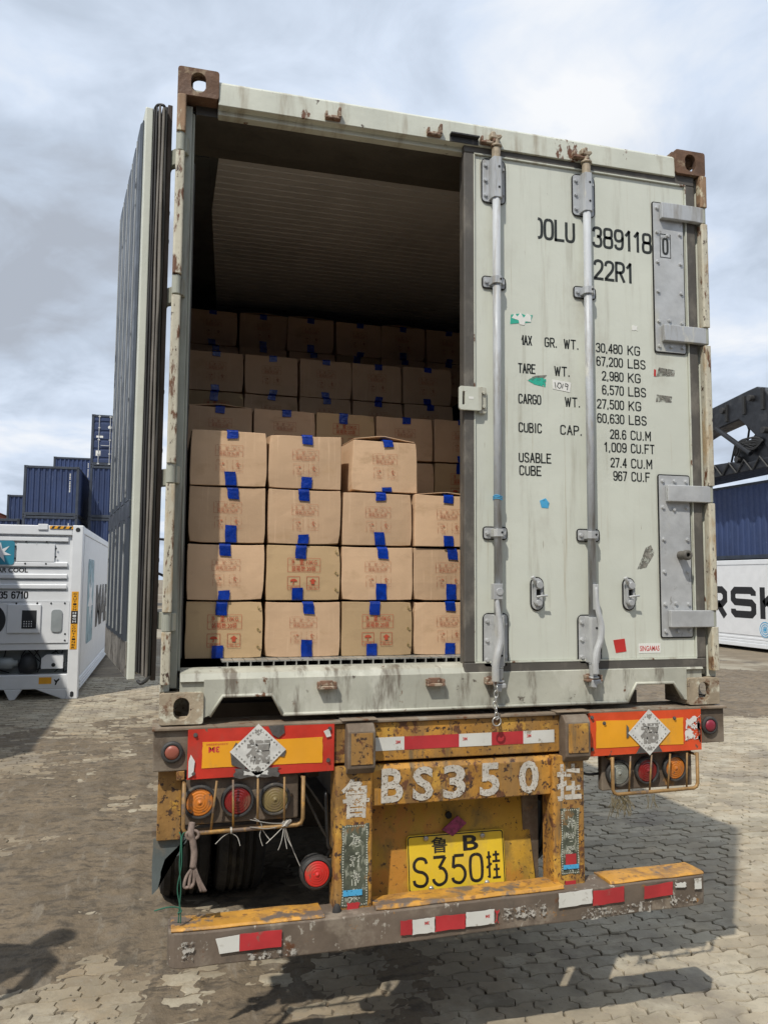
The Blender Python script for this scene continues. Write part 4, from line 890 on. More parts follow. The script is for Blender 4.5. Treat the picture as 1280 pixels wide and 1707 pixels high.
# lamp clusters with pipe guards
def lens(bm, cx, cz, r, y):
    pr = [(r, y+.002)]; k = 0
    for i in range(5):
        q = r*(1-i/5.2); pr += [(q, y-.006-.0018*i), (q-r*.07, y-.0076-.0018*i)]
    pr += [(.001, y-.019)]; lathe(bm, (cx, cz), 'y', pr, 28)
def cluster(x0, x1, z0, z1, lamps, guard, y0):
    b = nb(); box(b, x0, x1, y0, y0+.035, z0, z1); o = link('tail_lamp_cluster', b, 'trailer_brown', T, bevel=.006)
    for cx, cz, r, m in lamps:
        b = nb(); lathe(b, (cx, cz), 'y', [(r*1.24, y0-.0005), (r*1.26, y0-.016), (r*1.18, y0-.022), (r*1.05, y0-.022), (r*1.02, y0-.006), (.002, y0-.006)], 30); link('lamp_ring', b, 'rubber', o, bevel=.001)
        b = nb(); lens(b, cx, cz, r, y0-.009); link('lamp_lens', b, m, o)
    b = nb(); gx0, gx1, gz, gt, bars = guard; yg = y0-.050; rr_ = .022
    path = [(gx0, yg, gt), (gx0, yg, gz+rr_), (gx0+rr_*.3, yg, gz+rr_*.3), (gx0+rr_, yg, gz), ((gx0+gx1)/2, yg-.003, gz+.002), (gx1-rr_, yg, gz+.004), (gx1-rr_*.3, yg, gz+rr_*.3+.004), (gx1, yg, gz+rr_+.004), (gx1, yg, gt)]
    tube(b, path, .0075, 10)
    for (bx, bt) in bars: tube(b, [(bx, yg+.004, gz+.002), (bx+bt, yg+.004, gt)], .0042, 8)
    for sx in (gx0, gx1): tube(b, [(sx, yg, gt-.01), (sx, y0+.01, gt-.01)], .006, 8)
    link('lamp_guard', b, 'guard_pipe', o, smooth=True); return o
cluster(-1.126, -.690, .960, 1.131, ((-1.063, 1.046, .050, 'lens_amber'), (-.923, 1.043, .050, 'lens_red'), (-.783, 1.040, .049, 'lens_clear')), (-1.122, -.680, .945, 1.128, ((-1.022, .018), (-.940, -.004), (-.850, -.002), (-.750, -.002))), -.008)
cluster(.632, 1.082, .975, 1.131, ((.706, 1.050, .047, 'lens_white'), (.846, 1.054, .047, 'lens_red'), (.986, 1.058, .047, 'lens_amber')), (.655, 1.074, .972, 1.128, ((.735, .010), (.835, .014), (.925, .016), (1.02, .006))), .012)
# loose red reversing lamp
b = nb(); lathe(b, (-.612, .742), 'y', [(.060, .06), (.064, .02), (.062, .0), (.052, -.006), (.050, .002), (.002, .002)], 30); box(b, -.60, -.553, .01, .05, .70, .79); Lr = link('hanging_lamp', b, 'rubber', T, bevel=.002)
b = nb(); lens(b, -.612, .742, .048, .000); link('lamp_lens', b, 'lens_bright_red', Lr)
b = nb(); tube(b, smooth_path([(-.565, .02, .80), (-.560, .0, .83), (-.57, .0, .86), (-.575, .03, 1.05)], 5), .007, 8); link('lamp_cable', b, 'black_cable', Lr, smooth=True)
# bumper: rounded box section with yellow top
b = nb(); xl, xr = -1.165, 1.055
plan = [(xl, .03), (xl, -.070), (xl+.006, -.092), (xl+.022, -.108), (xl+.05, -.114), (xr-.04, -.114), (xr-.016, -.108), (xr-.003, -.090), (xr, -.070), (xr, .03)]
prism(b, plan, 'z', .500, .6215)
bmesh.ops.subdivide_edges(b, edges=[e_ for e_ in b.edges if abs(e_.verts[0].co.x-e_.verts[1].co.x) > .5], cuts=40)
def dent(v):
    v.z += .006*math.sin(v.x*2.3+.4)+.003*mnoise.noise(Vector((v.x*6, 0, v.z*9))); v.y += .007*mnoise.noise(Vector((v.x*3.1, 4, v.z*6)))
    if v.x > .55: v.z += .010*(v.x-.55)/.5
    return v
for v in b.verts: dent(v.co)
BU = link('bumper', b, 'bumper_brown', T, bevel=.005)
b = nb()
for (xa, xb, ya, lift) in ((-1.155, -.60, -.104, 0), (-.40, .39, -.10, .004), (.60, 1.045, -.104, 0)):
    n = 14; prof = [(ya, .621), (ya-.004, .626), (ya+.004, .634+lift), (-.04, .632+lift*.5), (.03, .628), (.03, .621)]
    rings = []
    for i in range(n+1):
        x = xa+(xb-xa)*i/n; e_ = .0 if 0 < i < n else .004
        rings.append([b.verts.new(dent(Vector((x, y+e_+.004*mnoise.noise(Vector((x*9, y, 1))), z+.003*mnoise.noise(Vector((x*7, 3, y*9))))))) for y, z in prof])
    for a, c in zip(rings, rings[1:]):
        for k in range(len(prof)): b.faces.new((a[k], a[(k+1) % 6], c[(k+1) % 6], c[k]))
    b.faces.new(rings[0]); b.faces.new(rings[-1][::-1])
link('bumper_top_plate', b, 'bumper_yellow', BU, bevel=.002)
def bt(m, x0, x1, z0, z1, dz=0, rag=.003, poly=None):
    b = nb(); n = 8; pts = poly or (rough_quad(x0, x1, z0, z1, rag, 6)); prism(b, pts, 'y', -.1222, -.1208)
    for v in b.verts:
        q = dent(Vector((v.co.x, -.114, v.co.z))); v.co.z = q.z+dz*(v.co.x-x0)/(x1-x0); v.co.y += (q.y+.114)*.3
    return link('reflective_tape', b, m, BU)
bt('tape_white', 0, 1, 0, 0, poly=[(-1.000, .597), (-.915, .602), (-.915, .545), (-.985, .542), (-.990, .565)]); bt('tape_red', -.915, -.762, .544, .604, 0, .002)
bt('tape_red', -.310, -.262, .530, .586); bt('tape_white', -.262, -.172, .528, .584); bt('tape_red', -.172, -.045, .526, .586, 0, .005); bt('tape_white', -.045, .075, .530, .588); bt('tape_red', .075, .096, .530, .584, 0, .012)
bt('tape_white', .352, .505, .560, .618, .006); bt('tape_red', .505, .650, .552, .614, .006); bt('tape_red', .742, .880, .552, .606, .010); bt('tape_white', .890, .948, .585, .612, .0, .012); bt('tape_white', .985, 1.020, .570, .615, .0, .002)
for (x0, x1, z0, z1, m) in ((-.900, -.700, .505, .540, 'tape_flakes'), (.10, .30, .530, .590, 'tape_flakes'), (.45, .78, .500, .548, 'tape_flakes'), (.86, 1.0, .515, .560, 'tape_flakes'), (-1.12, -1.07, .53, .60, 'tape_flakes')): 
    o = bt(m, x0, x1, z0, z1, 0, .012); o.name = 'old_tape_flakes'
b = nb()
for x in (-.205, .045): text(b, '3M', x-.008, x+.010, .560, .572, fy(-.1232), .03, rot180=True)
flat('tape_lettering', b, 'red_ink', BU)
# worn couplet stickers on the hangers
def couplet(x0, x1, z0, z1, base, seed, cx):
    y = -.0535; b = nb(); prism(b, rough_quad(x0, x1, z0, z1, .007, 9), 'y', y, y+.0012); o = link('couplet_sticker', b, base, T)
    b = nb(); rnd = random.Random(seed); t = z0+.010
    while t < z1-.008:
        for xx in (x0+.009, x1-.009): q = .0032; quad(b, [(xx-q, y-.0006, t), (xx, y-.0006, t-q), (xx+q, y-.0006, t), (xx, y-.0006, t+q)])
        t += .0095
    t = x0+.018
    while t < x1-.014:
        for zz_ in (z0+.008, z1-.008): q = .003; quad(b, [(t-q, y-.0006, zz_), (t, y-.0006, zz_-q), (t+q, y-.0006, zz_), (t, y-.0006, zz_+q)])
        t += .0095
    n = 4; hh = (z1-z0-.04)/n*.82     # rubbed-off brush strokes, no longer legible
    for i in range(n):
        zc = z1-.03-(i+.5)*(z1-z0-.04)/n
        for k in range(16):
            a = rnd.choice((0, .1, 1.5, 1.6, .8, 2.3)); l = rnd.uniform(.008, .026); px_, pz_ = cx+rnd.uniform(-.015, .015), zc+rnd.uniform(-.4, .4)*hh; dx, dz = math.cos(a)*l/2, math.sin(a)*l/2; nx_, nz_ = -math.sin(a)*.0016, math.cos(a)*.0016
            quad(b, [(px_-dx-nx_, y-.0006, pz_-dz-nz_), (px_+dx-nx_, y-.0006, pz_+dz-nz_), (px_+dx+nx_, y-.0006, pz_+dz+nz_), (px_-dx+nx_, y-.0006, pz_-dz+nz_)])
    flat('sticker_print', b, 'couplet_white', o); return o
mat('couplet_white', (.52, .53, .45, 1), .6, alpha=(60, .32, .40))
mat('couplet_green', (.075, .085, .06, 1), .6, vary=.3, vscale=25, layers=[((.28, .29, .23, 1), (1.6, 1, .7), 28, .52, .60), ((.20, .12, .05, 1), (1, 1, 1), 14, .6, .66)])
couplet(-.530, -.418, .625, .935, 'couplet_green', 4, -.474); couplet(.398, .488, .665, .935, 'couplet_green', 9, .444)
tape_strip('sticker', 'tape_red', -.505, -.452, .600, .645, -.0542, rag=.008); tape_strip('sticker', 'blue_sticker', -.520, -.445, .668, .690, -.0562); tape_strip('sticker', 'tape_red', .420, .468, .708, .750, -.0562); tape_strip('sticker', 'blue_sticker', .410, .480, .690, .7075, -.0562); tape_strip('sticker', 'tape_red', .418, .466, .600, .642, -.0542)
# mudguard bracket, torn flap, hose and grommet at the left
b = nb(); box(b, -1.215, -1.128, .03, .045, .900, 1.162); box(b, -1.15, -1.12, -.018, .03, 1.128, 1.162); link('side_bracket', b, 'trailer_yellow', T, bevel=.003)
b = nb(); prism(b, [(-1.225, .902), (-1.10, .902), (-1.105, .882), (-1.130, .860), (-1.128, .838), (-1.165, .822), (-1.182, .826), (-1.196, .780), (-1.196, .745), (-1.205, .72), (-1.225, .70), (-1.228, .8)], 'y', .05, .056)
bmesh.ops.triangulate(b, faces=b.faces[:]); link('torn_mudflap', b, 'mudflap', T)
b = nb(); box(b, -1.232, -.66, .07, .11, .905, .925); link('mudguard_rail', b, 'trailer_brown', T)
b = nb(); prism(b, [(-.645, -.02+.05), (-.66, .9), (-.60, .9), (-.60, .05)], 'z', 1.10, 1.15); link('side_rail', b, 'chassis_dark', T)
# chassis, axles, wheels
for s in (-1, 1):
    b = nb(); x = s*.475; box(b, x-.07, x+.07, .14, 7.6, 1.300, 1.312); box(b, x-.005, x+.005, .14, 7.6, .93, 1.300); box(b, x-.07, x+.07, .14, 7.6, .915, .930); link('chassis_rail', b, 'chassis_dark', T)
for y in (.65, 1.4, 2.9, 4.2, 5.6, 7.0):
    b = nb(); box(b, -.46, .46, y-.05, y+.05, 1.05, 1.29); link('chassis_crossbeam', b, 'chassis_dark', T)
    for xa, xb in ((-1.19, -.54), (.54, 1.19)): b = nb(); box(b, xa, xb, y-.04, y+.04, 1.20, 1.312); link('outrigger', b, 'chassis_dark', T)
for xa, xb in ((-1.20, -.55), (.55, 1.20)): b = nb(); box(b, xa, xb, 1.32, 1.34, .62, 1.19); link('inner_mudflap', b, 'rubber', T)
wheel0 = None
for y in (2.02, 3.30, 4.58):
    b = nb(); cyl(b, (y, .525), 'x', .075, -.95, .95, 18); link('axle', b, 'chassis_dark', T)
    b = nb(); cyl(b, (y, .525), 'x', .205, -.60, .60, 20); link('brake_drum', b, 'chassis_dark', T)
    for xc in (-1.055, -.745, .745, 1.055):
        if wheel0 is None:
            b = nb(); pr = [(.30, -.10), (.36, -.125), (.45, -.140), (.505, -.128), (.520, -.112)]
            k = -.10
            for gx in (-.066, -.022, .022, .066): pr += [(.526, gx-.012), (.512, gx-.007), (.512, gx+.007), (.526, gx+.012)]
            pr += [(.520, .112), (.505, .128), (.45, .140), (.36, .125), (.30, .10)]
            lathe(b, (0, 0), 'x', pr, 48)
            wheel0 = link('wheel', b, 'tyre', T); b = nb(); lathe(b, (0, 0), 'x', [(.299, -.10), (.28, -.02), (.15, .02), (.14, .08), (.001, .08)], 28); r_ = link('rim', b, 'trailer_brown', wheel0); wh = wheel0
        else:
            wh = wheel0.copy(); COL.objects.link(wh); wh.parent = T; rr2 = wheel0.children[0].copy(); COL.objects.link(rr2); rr2.parent = wh
        wh.location = (xc, y, .525); wh.rotation_euler = (random.uniform(0, 1), 0, 0 if xc > 0 else math.pi)
# bits tied to the trailer
b = nb(); tube(b, smooth_path([(-1.090, -.062, .985), (-1.094, -.078, .955), (-1.088, -.075, .930), (-1.080, -.075, .88), (-1.084, -.078, .83)], 5), .012, 8, rr=None)
for dx, e_ in ((-.018, -.03), (-.004, -.02)): tube(b, smooth_path([(-1.084, -.078, .83), (-1.088+dx, -.08, .80), (-1.09+dx*1.2, -.082, .765), (-1.08, -.08, .775), (-1.078, -.08, .83)], 5), .006, 7)
for dx in (-.004, .006, .012): tube(b, smooth_path([(-1.080, -.078, .84), (-1.066+dx*.5, -.082, .79), (-1.048+dx, -.084, .745)], 5), .005, 7)
tube(b, [(-1.088+.022*math.cos(a), -.075, .945+.016*math.sin(a)) for a in [2*math.pi*i/14 for i in range(14)]], .006, 7, closed=True)
tag(link('cloth_strap', b, 'cloth', None, smooth=True), 'knotted dirty cloth strap hanging from the left lamp guard', 'strap')
b = nb()
tube(b, smooth_path([(-1.135, -.060, .955), (-1.128, -.066, .930), (-1.131, -.07, .84), (-1.124, -.072, .76), (-1.128, -.075, .69), (-1.130, -.08, .642)], 6), .0024, 6)
tube(b, smooth_path([(-1.100, -.060, .952), (-1.124, -.066, .942), (-1.124, -.07, .84), (-1.136, -.072, .76), (-1.124, -.075, .69), (-1.122, -.08, .640)], 6), .0024, 6)
tube(b, smooth_path([(-1.215, -.07, .688), (-1.17, -.08, .700), (-1.132, -.076, .694), (-1.120, -.078, .680), (-1.134, -.08, .676)], 6), .0026, 6)
tag(link('green_twine', b, 'green_twine', None, smooth=True), 'thin green twine tied from the left lamp guard down to the bumper end', 'twine')
b = nb(); rnd = random.Random(5)
def wisp(p, q, r=.0016): m_ = [(p[i]+q[i])/2+rnd.uniform(-.008, .008) for i in range(3)]; tube(b, smooth_path([p, m_, q], 4), r, 5)
for p, q in (((-.955, -.060, .938), (-1.005, -.07, .905)), ((-.950, -.060, .938), (-.915, -.072, .892)), ((-.838, -.06, .940), (-.832, -.07, .885)), ((-.835, -.06, .945), (-.805, -.07, .905)), ((-.755, -.06, .945), (-.82, -.08, .895)), ((-.752, -.06, .945), (-.775, -.08, .868)), ((-.748, -.06, .945), (-.742, -.08, .87)), ((-.745, -.06, .95), (-.725, -.08, .878)), ((-.752, -.06, .952), (-.88, -.07, .957)), ((-.752, -.06, .958), (-.88, -.065, .982)), ((-.74, -.06, .97), (-.79, -.066, .943)), ((-.865, -.06, .985), (-.835, -.065, .952)), ((-.745, -.06, .94), (-.69, -.07, .80))): wisp(p, q)
for i in range(5): tube(b, [(-.750+.014*math.cos(a)+.003*i, -.058+.012*math.sin(a), .950+.004*i+.003*math.sin(3*a)) for a in [2*math.pi*k/12 for k in range(12)]], .0018, 5, closed=True)
for i in range(3): tube(b, [(-.950+.002*i, -.058+.011*math.sin(a), .946+.011*math.cos(a)) for a in [2*math.pi*k/10 for k in range(10)]], .0018, 5, closed=True)
tag(link('tie_wires', b, 'wire_pale', None), 'loose ends of wire ties twisted round the left lamp guard', 'tie wires')
b = nb(); rnd = random.Random(8)
for i in range(46):
    x = .680+rnd.uniform(-.03, .045); z = .960+rnd.uniform(-.012, .012); l = rnd.uniform(.02, .085); dx = rnd.uniform(-.035, .035)
    tube(b, smooth_path([(x, -.038+rnd.uniform(-.012, .012), z), (x+dx*.6+rnd.uniform(-.01, .01), -.045, z-l*.5), (x+dx, -.045+rnd.uniform(-.02, .02), z-l)], 3), .0013, 4)
for i in range(6):
    x = .835+rnd.uniform(-.02, .02); tube(b, smooth_path([(x, -.04, .962), (x+rnd.uniform(-.01, .01), -.045, .935), (x+rnd.uniform(-.015, .015), -.045, .905)], 3), .0012, 4)
tag(link('dry_grass_tuft', b, 'straw', None), 'tuft of dry grass caught on the right lamp guard', 'grass tuft')
b = nb(); tube(b, smooth_path([(.50, .02, 1.085), (.535, .02, 1.062), (.58, .03, 1.045), (.65, .04, 1.045)], 6), .006, 8); tag(link('black_cable', b, 'black_cable', T, smooth=True), None, None)
b = nb(); tube(b, smooth_path([(-.68, -.02, 1.08), (-.64, .0, 1.0), (-.60, .0, .92), (-.57, .0, .87)], 5), .005, 7); link('lamp_cable', b, 'black_cable', T, smooth=True)
b = nb(); prism(b, [(-.070, .842), (.000, .895), (.040, .862), (-.022, .812)], 'y', .088, .093)
for i in range(4): pass
tag(link('folded_tag', b, 'purple_tag', None, bevel=.001), 'folded purple striped scrap tucked above the number plate', 'scrap')
b = nb(); lathe(b, (-.545, .615), 'y', [(.001, -.075), (.012, -.072), (.018, -.064), (.012, -.056), (.001, -.0545)], 12)
for v in b.verts: v.co.z = .615+(v.co.z-.615)*1.9
link('rubber_tab', b, 'rubber', T, smooth=True)

# ================================================================== YARD SURFACE
def vnoise(x, y, seed):
    r = np.random.RandomState(seed); G = r.rand(256, 256)
    xi = np.floor(x).astype(int); yi = np.floor(y).astype(int); fx = x-xi; fy_ = y-yi
    fx = fx*fx*(3-2*fx); fy_ = fy_*fy_*(3-2*fy_); a = G[xi % 256, yi % 256]; b_ = G[(xi+1) % 256, yi % 256]; c = G[xi % 256, (yi+1) % 256]; d = G[(xi+1) % 256, (yi+1) % 256]
    return (a*(1-fx)+b_*fx)*(1-fy_)+(c*(1-fx)+d*fx)*fy_
def fbm(x, y, seed, o=5, g=.5):
    s = 0; a = 1; t = 0
    for i in range(o): s = s+a*vnoise(x*2**i+i*17.3, y*2**i+i*9.1, seed+i); t += a; a *= g
    return s/t
b = nb(); S_ = 900
n_ = 24; g_ = [-S_, -300, -100, -50, -30, -20, -12, 12, 20, 30, 50, 100, 300, S_]
vs = [[b.verts.new((x, y, -.022)) for x in g_] for y in g_]
for i in range(len(g_)-1):
    for j in range(len(g_)-1): b.faces.new((vs[i][j], vs[i][j+1], vs[i+1][j+1], vs[i+1][j]))
tag(link('ground', b, 'dirt', None), None, None, kind='structure')
# interlocking pavers as real blocks
PL, PW = .178, .108
X0, X1, Y0, Y1 = -6.6, 9.4, -3.6, 13.2
def gz_(x): return .010*np.sin(2*np.pi*x/PL*1.)     # shared wavy long joint
rs = np.random.RandomState(3); V = []; Fc = []; tint = []; base_i = 0
nr = int((Y1-Y0)/PW); nc = int((X1-X0)/PL)
for r in range(nr):
    yb = Y0+r*PW
    for c in range(nc):
        xb = X0+c*PL+(PL/2 if r % 2 else 0)
        if xb < -5 and yb > 9: continue
        ph = 0
        def zig(v, s): return .011*(0, 1, -1, 0)[v]
        bot = [(xb+PL*k/4, yb) for k in range(5)]; top = [(xb+PL*k/4, yb+PW) for k in range(4, -1, -1)]
        bot = [(x, y+float(gz_(x))) for x, y in bot]; top = [(x, y+float(gz_(x))) for x, y in top]
        rgt = [(xb+PL+.012, yb+PW*.36+float(gz_(xb+PL))), (xb+PL-.012, yb+PW*.64+float(gz_(xb+PL)))]
        lft = [(xb-.012, yb+PW*.64+float(gz_(xb))), (xb+.012, yb+PW*.36+float(gz_(xb)))]
        o = bot+rgt+top+lft; cx = xb+PL/2; cy = yb+PW/2; n = len(o)
        h = rs.normal(0, .0028); tx, ty = rs.normal(0, .016), rs.normal(0, .016); wob = rs.normal(0, .0028, (n, 2))
        for k, (x, y) in enumerate(o):
            dx, dy = x-cx, y-cy; f = 1-.0065/max(.05, math.hypot(dx, dy)); V.append((cx+dx*f+wob[k, 0], cy+dy*f+wob[k, 1], h+dx*tx+dy*ty))
        for k, (x, y) in enumerate(o):
            dx, dy = x-cx, y-cy; f = 1-.0022/max(.05, math.hypot(dx, dy)); V.append((cx+dx*f+wob[k, 0], cy+dy*f+wob[k, 1], h+dx*tx+dy*ty-.007))
        for k, (x, y) in enumerate(o):
            dx, dy = x-cx, y-cy; f = 1-.0022/max(.05, math.hypot(dx, dy)); V.append((cx+dx*f+wob[k, 0], cy+dy*f+wob[k, 1], -.03))
        Fc.append(tuple(base_i+k for k in range(n)))
        for k in range(n):
            k2 = (k+1) % n; Fc.append((base_i+n+k, base_i+n+k2, base_i+k2, base_i+k)); Fc.append((base_i+2*n+k, base_i+2*n+k2, base_i+n+k2, base_i+n+k))
        tv = float(np.clip(rs.normal(.99, .10), .74, 1.2)); tw = rs.normal(0, .012)
        ms = min(1, max(0, (.9-cx)/1.2))*min(1, max(0, (9.5-cy)/3))*(.45+.55*mnoise.noise(Vector((cx*.8, cy*.8, 3)))+rs.uniform(-.1, .25)); ms = min(.85, max(0, ms)); ms2 = max(0, mnoise.noise(Vector((cx*.6, cy*.6, 9))))*.35
        fr, fg, fb = [(1-ms)+ms*q for q in (.60, .53, .46)]; fr *= 1-ms2*.8; fg *= 1-ms2; fb *= 1-ms2*1.15
        tint += [((tv+tw)*fr, tv*fg, (tv-tw)*fb, 1)]*(3*n); base_i += 3*n
me = bpy.data.meshes.new('paving'); me.from_pydata(V, [], Fc); me.update()
ca = me.color_attributes.new('tint', 'FLOAT_COLOR', 'POINT'); ca.data.foreach_set('color', np.array(tint, dtype=np.float32).ravel())
me.materials.append(MATS['paver']); o = bpy.data.objects.new('paving', me); COL.objects.link(o); tag(o, None, None, kind='structure')
# mud spread over the blocks: a height field that rises above them where mud lies
def mudfield(name, xa, xb, ya, yb, st, fn):
    xs = np.arange(xa, xb, st); ys = np.arange(ya, yb, st); X, Y = np.meshgrid(xs, ys); H = fn(X, Y)
    V = np.stack([X.ravel(), Y.ravel(), H.ravel()], 1); ny, nx = X.shape; keep = (H > -.014)
    idx = np.arange(nx*ny).reshape(ny, nx); q = (keep[:-1, :-1] | keep[1:, :-1] | keep[:-1, 1:] | keep[1:, 1:])
    F = np.stack([idx[:-1, :-1][q], idx[:-1, 1:][q], idx[1:, 1:][q], idx[1:, :-1][q]], 1)
    u, inv = np.unique(F, return_inverse=True); V = V[u]; F = inv.reshape(F.shape)
    me = bpy.data.meshes.new(name); me.from_pydata(V.tolist(), [], F.tolist()); me.update(); me.materials.append(MATS['mud'])
    for p in me.polygons: p.use_smooth = True
    o = bpy.data.objects.new(name, me); COL.objects.link(o); tag(o, None, None, kind='structure'); return o
def sst(v, a, b_): t = np.clip((v-a)/(b_-a), 0, 1); return t*t*(3-2*t)
def mud1(X, Y):
    n = fbm(X*.9+7, Y*.9+3, 11, 5); d = fbm(X*9, Y*9, 23, 4, .6); f = fbm(X*38, Y*30, 41, 3, .6)
    wx = (fbm(Y*.5, Y*0+2, 5, 3)-.5)*1.0
    m = sst(X+wx, -3.3, -2.5)*(1-sst(X+wx*.5, -.1, .9))*sst(Y+(n-.5)*1.2, 1.0, 1.75)*(1-sst(Y, 6.6, 8.2))
    m2 = .66*sst(X, -1.9, -1.1)*(1-sst(X, -.3, .55))*(1-sst(Y, 1.4, 2.0))*sst(Y, -1.5, -.4)       # thinner film towards the camera
    m3 = .62*(1-sst(X, -2.2, -1.7))*(1-sst(Y, 6., 9.))*sst(Y, .2, 1.0)
    m4 = .50*(1-sst(X, -2.3, -1.2))*sst(Y, -2., 0.)*(1-sst(Y, .9, 1.6))
    m5 = .85*sst(Y, 6.2, 7.0)*(1-sst(Y, 7.2, 9.0))*(1-sst(X, -1.4, -.8))
    M_ = np.maximum.reduce([m, m2, m3, m4, m5])
    bg = -.010+.5*(fbm(X*.45+5, Y*.45, 91, 3)-.5)*.05
    q_ = fbm(X*2.6+31, Y*2.6, 131, 4)
    h = -.0015+bg+M_*.0165+(n-.5)*.028+(q_-.5)*.026+(d-.5)*.016+(f-.5)*.008
    rut = np.zeros_like(h)
    for xc, w_ in ((-1.05, .13), (-.75, .12), (-1.62, .12)):
        xx = X-xc-.12*np.sin(Y*.5); rut += -.004*np.exp(-(xx/w_)**4)+.009*np.exp(-((np.abs(xx)-w_*1.45)/.04)**2)*(.4+d); rut += .0030*np.sin(Y*2*np.pi/.085+np.sign(xx)*1.3)*np.exp(-(xx/w_)**4)
    cl = np.clip(fbm(X*16+3, Y*16, 77, 3)-.70, 0, 1)*.14
    e_ = np.minimum(np.minimum((X+5.4)/.4, (2.1-X)/.4), 1)
    h = h+(rut+cl)*sst(h, -.01, .01)
    return np.where(h > .02, .02+(h-.02)*.5, h)-(1-np.clip(e_, 0, 1))*.05-.010*sst(X, .3, 1.6)
mudfield('mud', -5.4, 2.1, -1.2, 10.5, .018, mud1)
def mud2(X, Y):
    n = fbm(X*.7+1, Y*.7+9, 61, 5); d = fbm(X*7, Y*7, 63, 4, .6); f = fbm(X*26, Y*26, 65, 3)
    r = ((X-8.2)/4.6)**2+((Y-9.3)/3.4)**2
    return (1-sst(r, .45, 1.15)-.5)*.09+(n-.5)*.07+(d-.5)*.05+(f-.5)*.012
mudfield('mud_patch', 3.2, 13.5, 5.2, 13.8, .045, mud2)

# loose stones and crumbs of dry mud
rs = np.random.RandomState(12); V = []; Fc = []
ico = [(0, 0, 1), (.9, 0, .35), (.28, .85, .35), (-.72, .53, .35), (-.72, -.53, .35), (.28, -.85, .35), (.7, .5, -.4), (-.28, .85, -.4), (-.9, 0, -.4), (-.28, -.85, -.4), (.7, -.5, -.4)]
icf = [(0, 1, 2), (0, 2, 3), (0, 3, 4), (0, 4, 5), (0, 5, 1), (1, 6, 2), (2, 6, 7), (2, 7, 3), (3, 7, 8), (3, 8, 4), (4, 8, 9), (4, 9, 5), (5, 9, 10), (5, 10, 1), (1, 10, 6)]
for i in range(3600):
    if i < 2300: x = rs.uniform(-3.6, 1.2); y = rs.uniform(-.6, 7)
    elif i < 3000: x = rs.uniform(1, 5); y = rs.uniform(-.6, 8)
    else: x = rs.uniform(4, 11); y = rs.uniform(6, 13)
    r = float(np.clip(rs.lognormal(-5.4, .5), .002, .018))*(1.8 if i >= 3000 else 1); a = rs.uniform(0, 6.28); n0 = len(V); st = rs.uniform(.6, 1.3); jt = rs.uniform(.75, 1.25, 11); zb = .004 if i < 2300 else .002
    for (p, q, z), j in zip(ico, jt): V.append((x+r*j*(p*math.cos(a)*st-q*math.sin(a)), y+r*j*(p*math.sin(a)*st+q*math.cos(a)), zb+r*.6*z*j))
    Fc += [tuple(n0+k for k in f) for f in icf]
me = bpy.data.meshes.new('gravel'); me.from_pydata(V, [], Fc); me.update(); me.materials.append(MATS['stone']); o = bpy.data.objects.new('gravel', me); COL.objects.link(o)
tag(o, 'loose stones and crumbs of mud scattered over the paving', 'gravel', None, 'stuff')
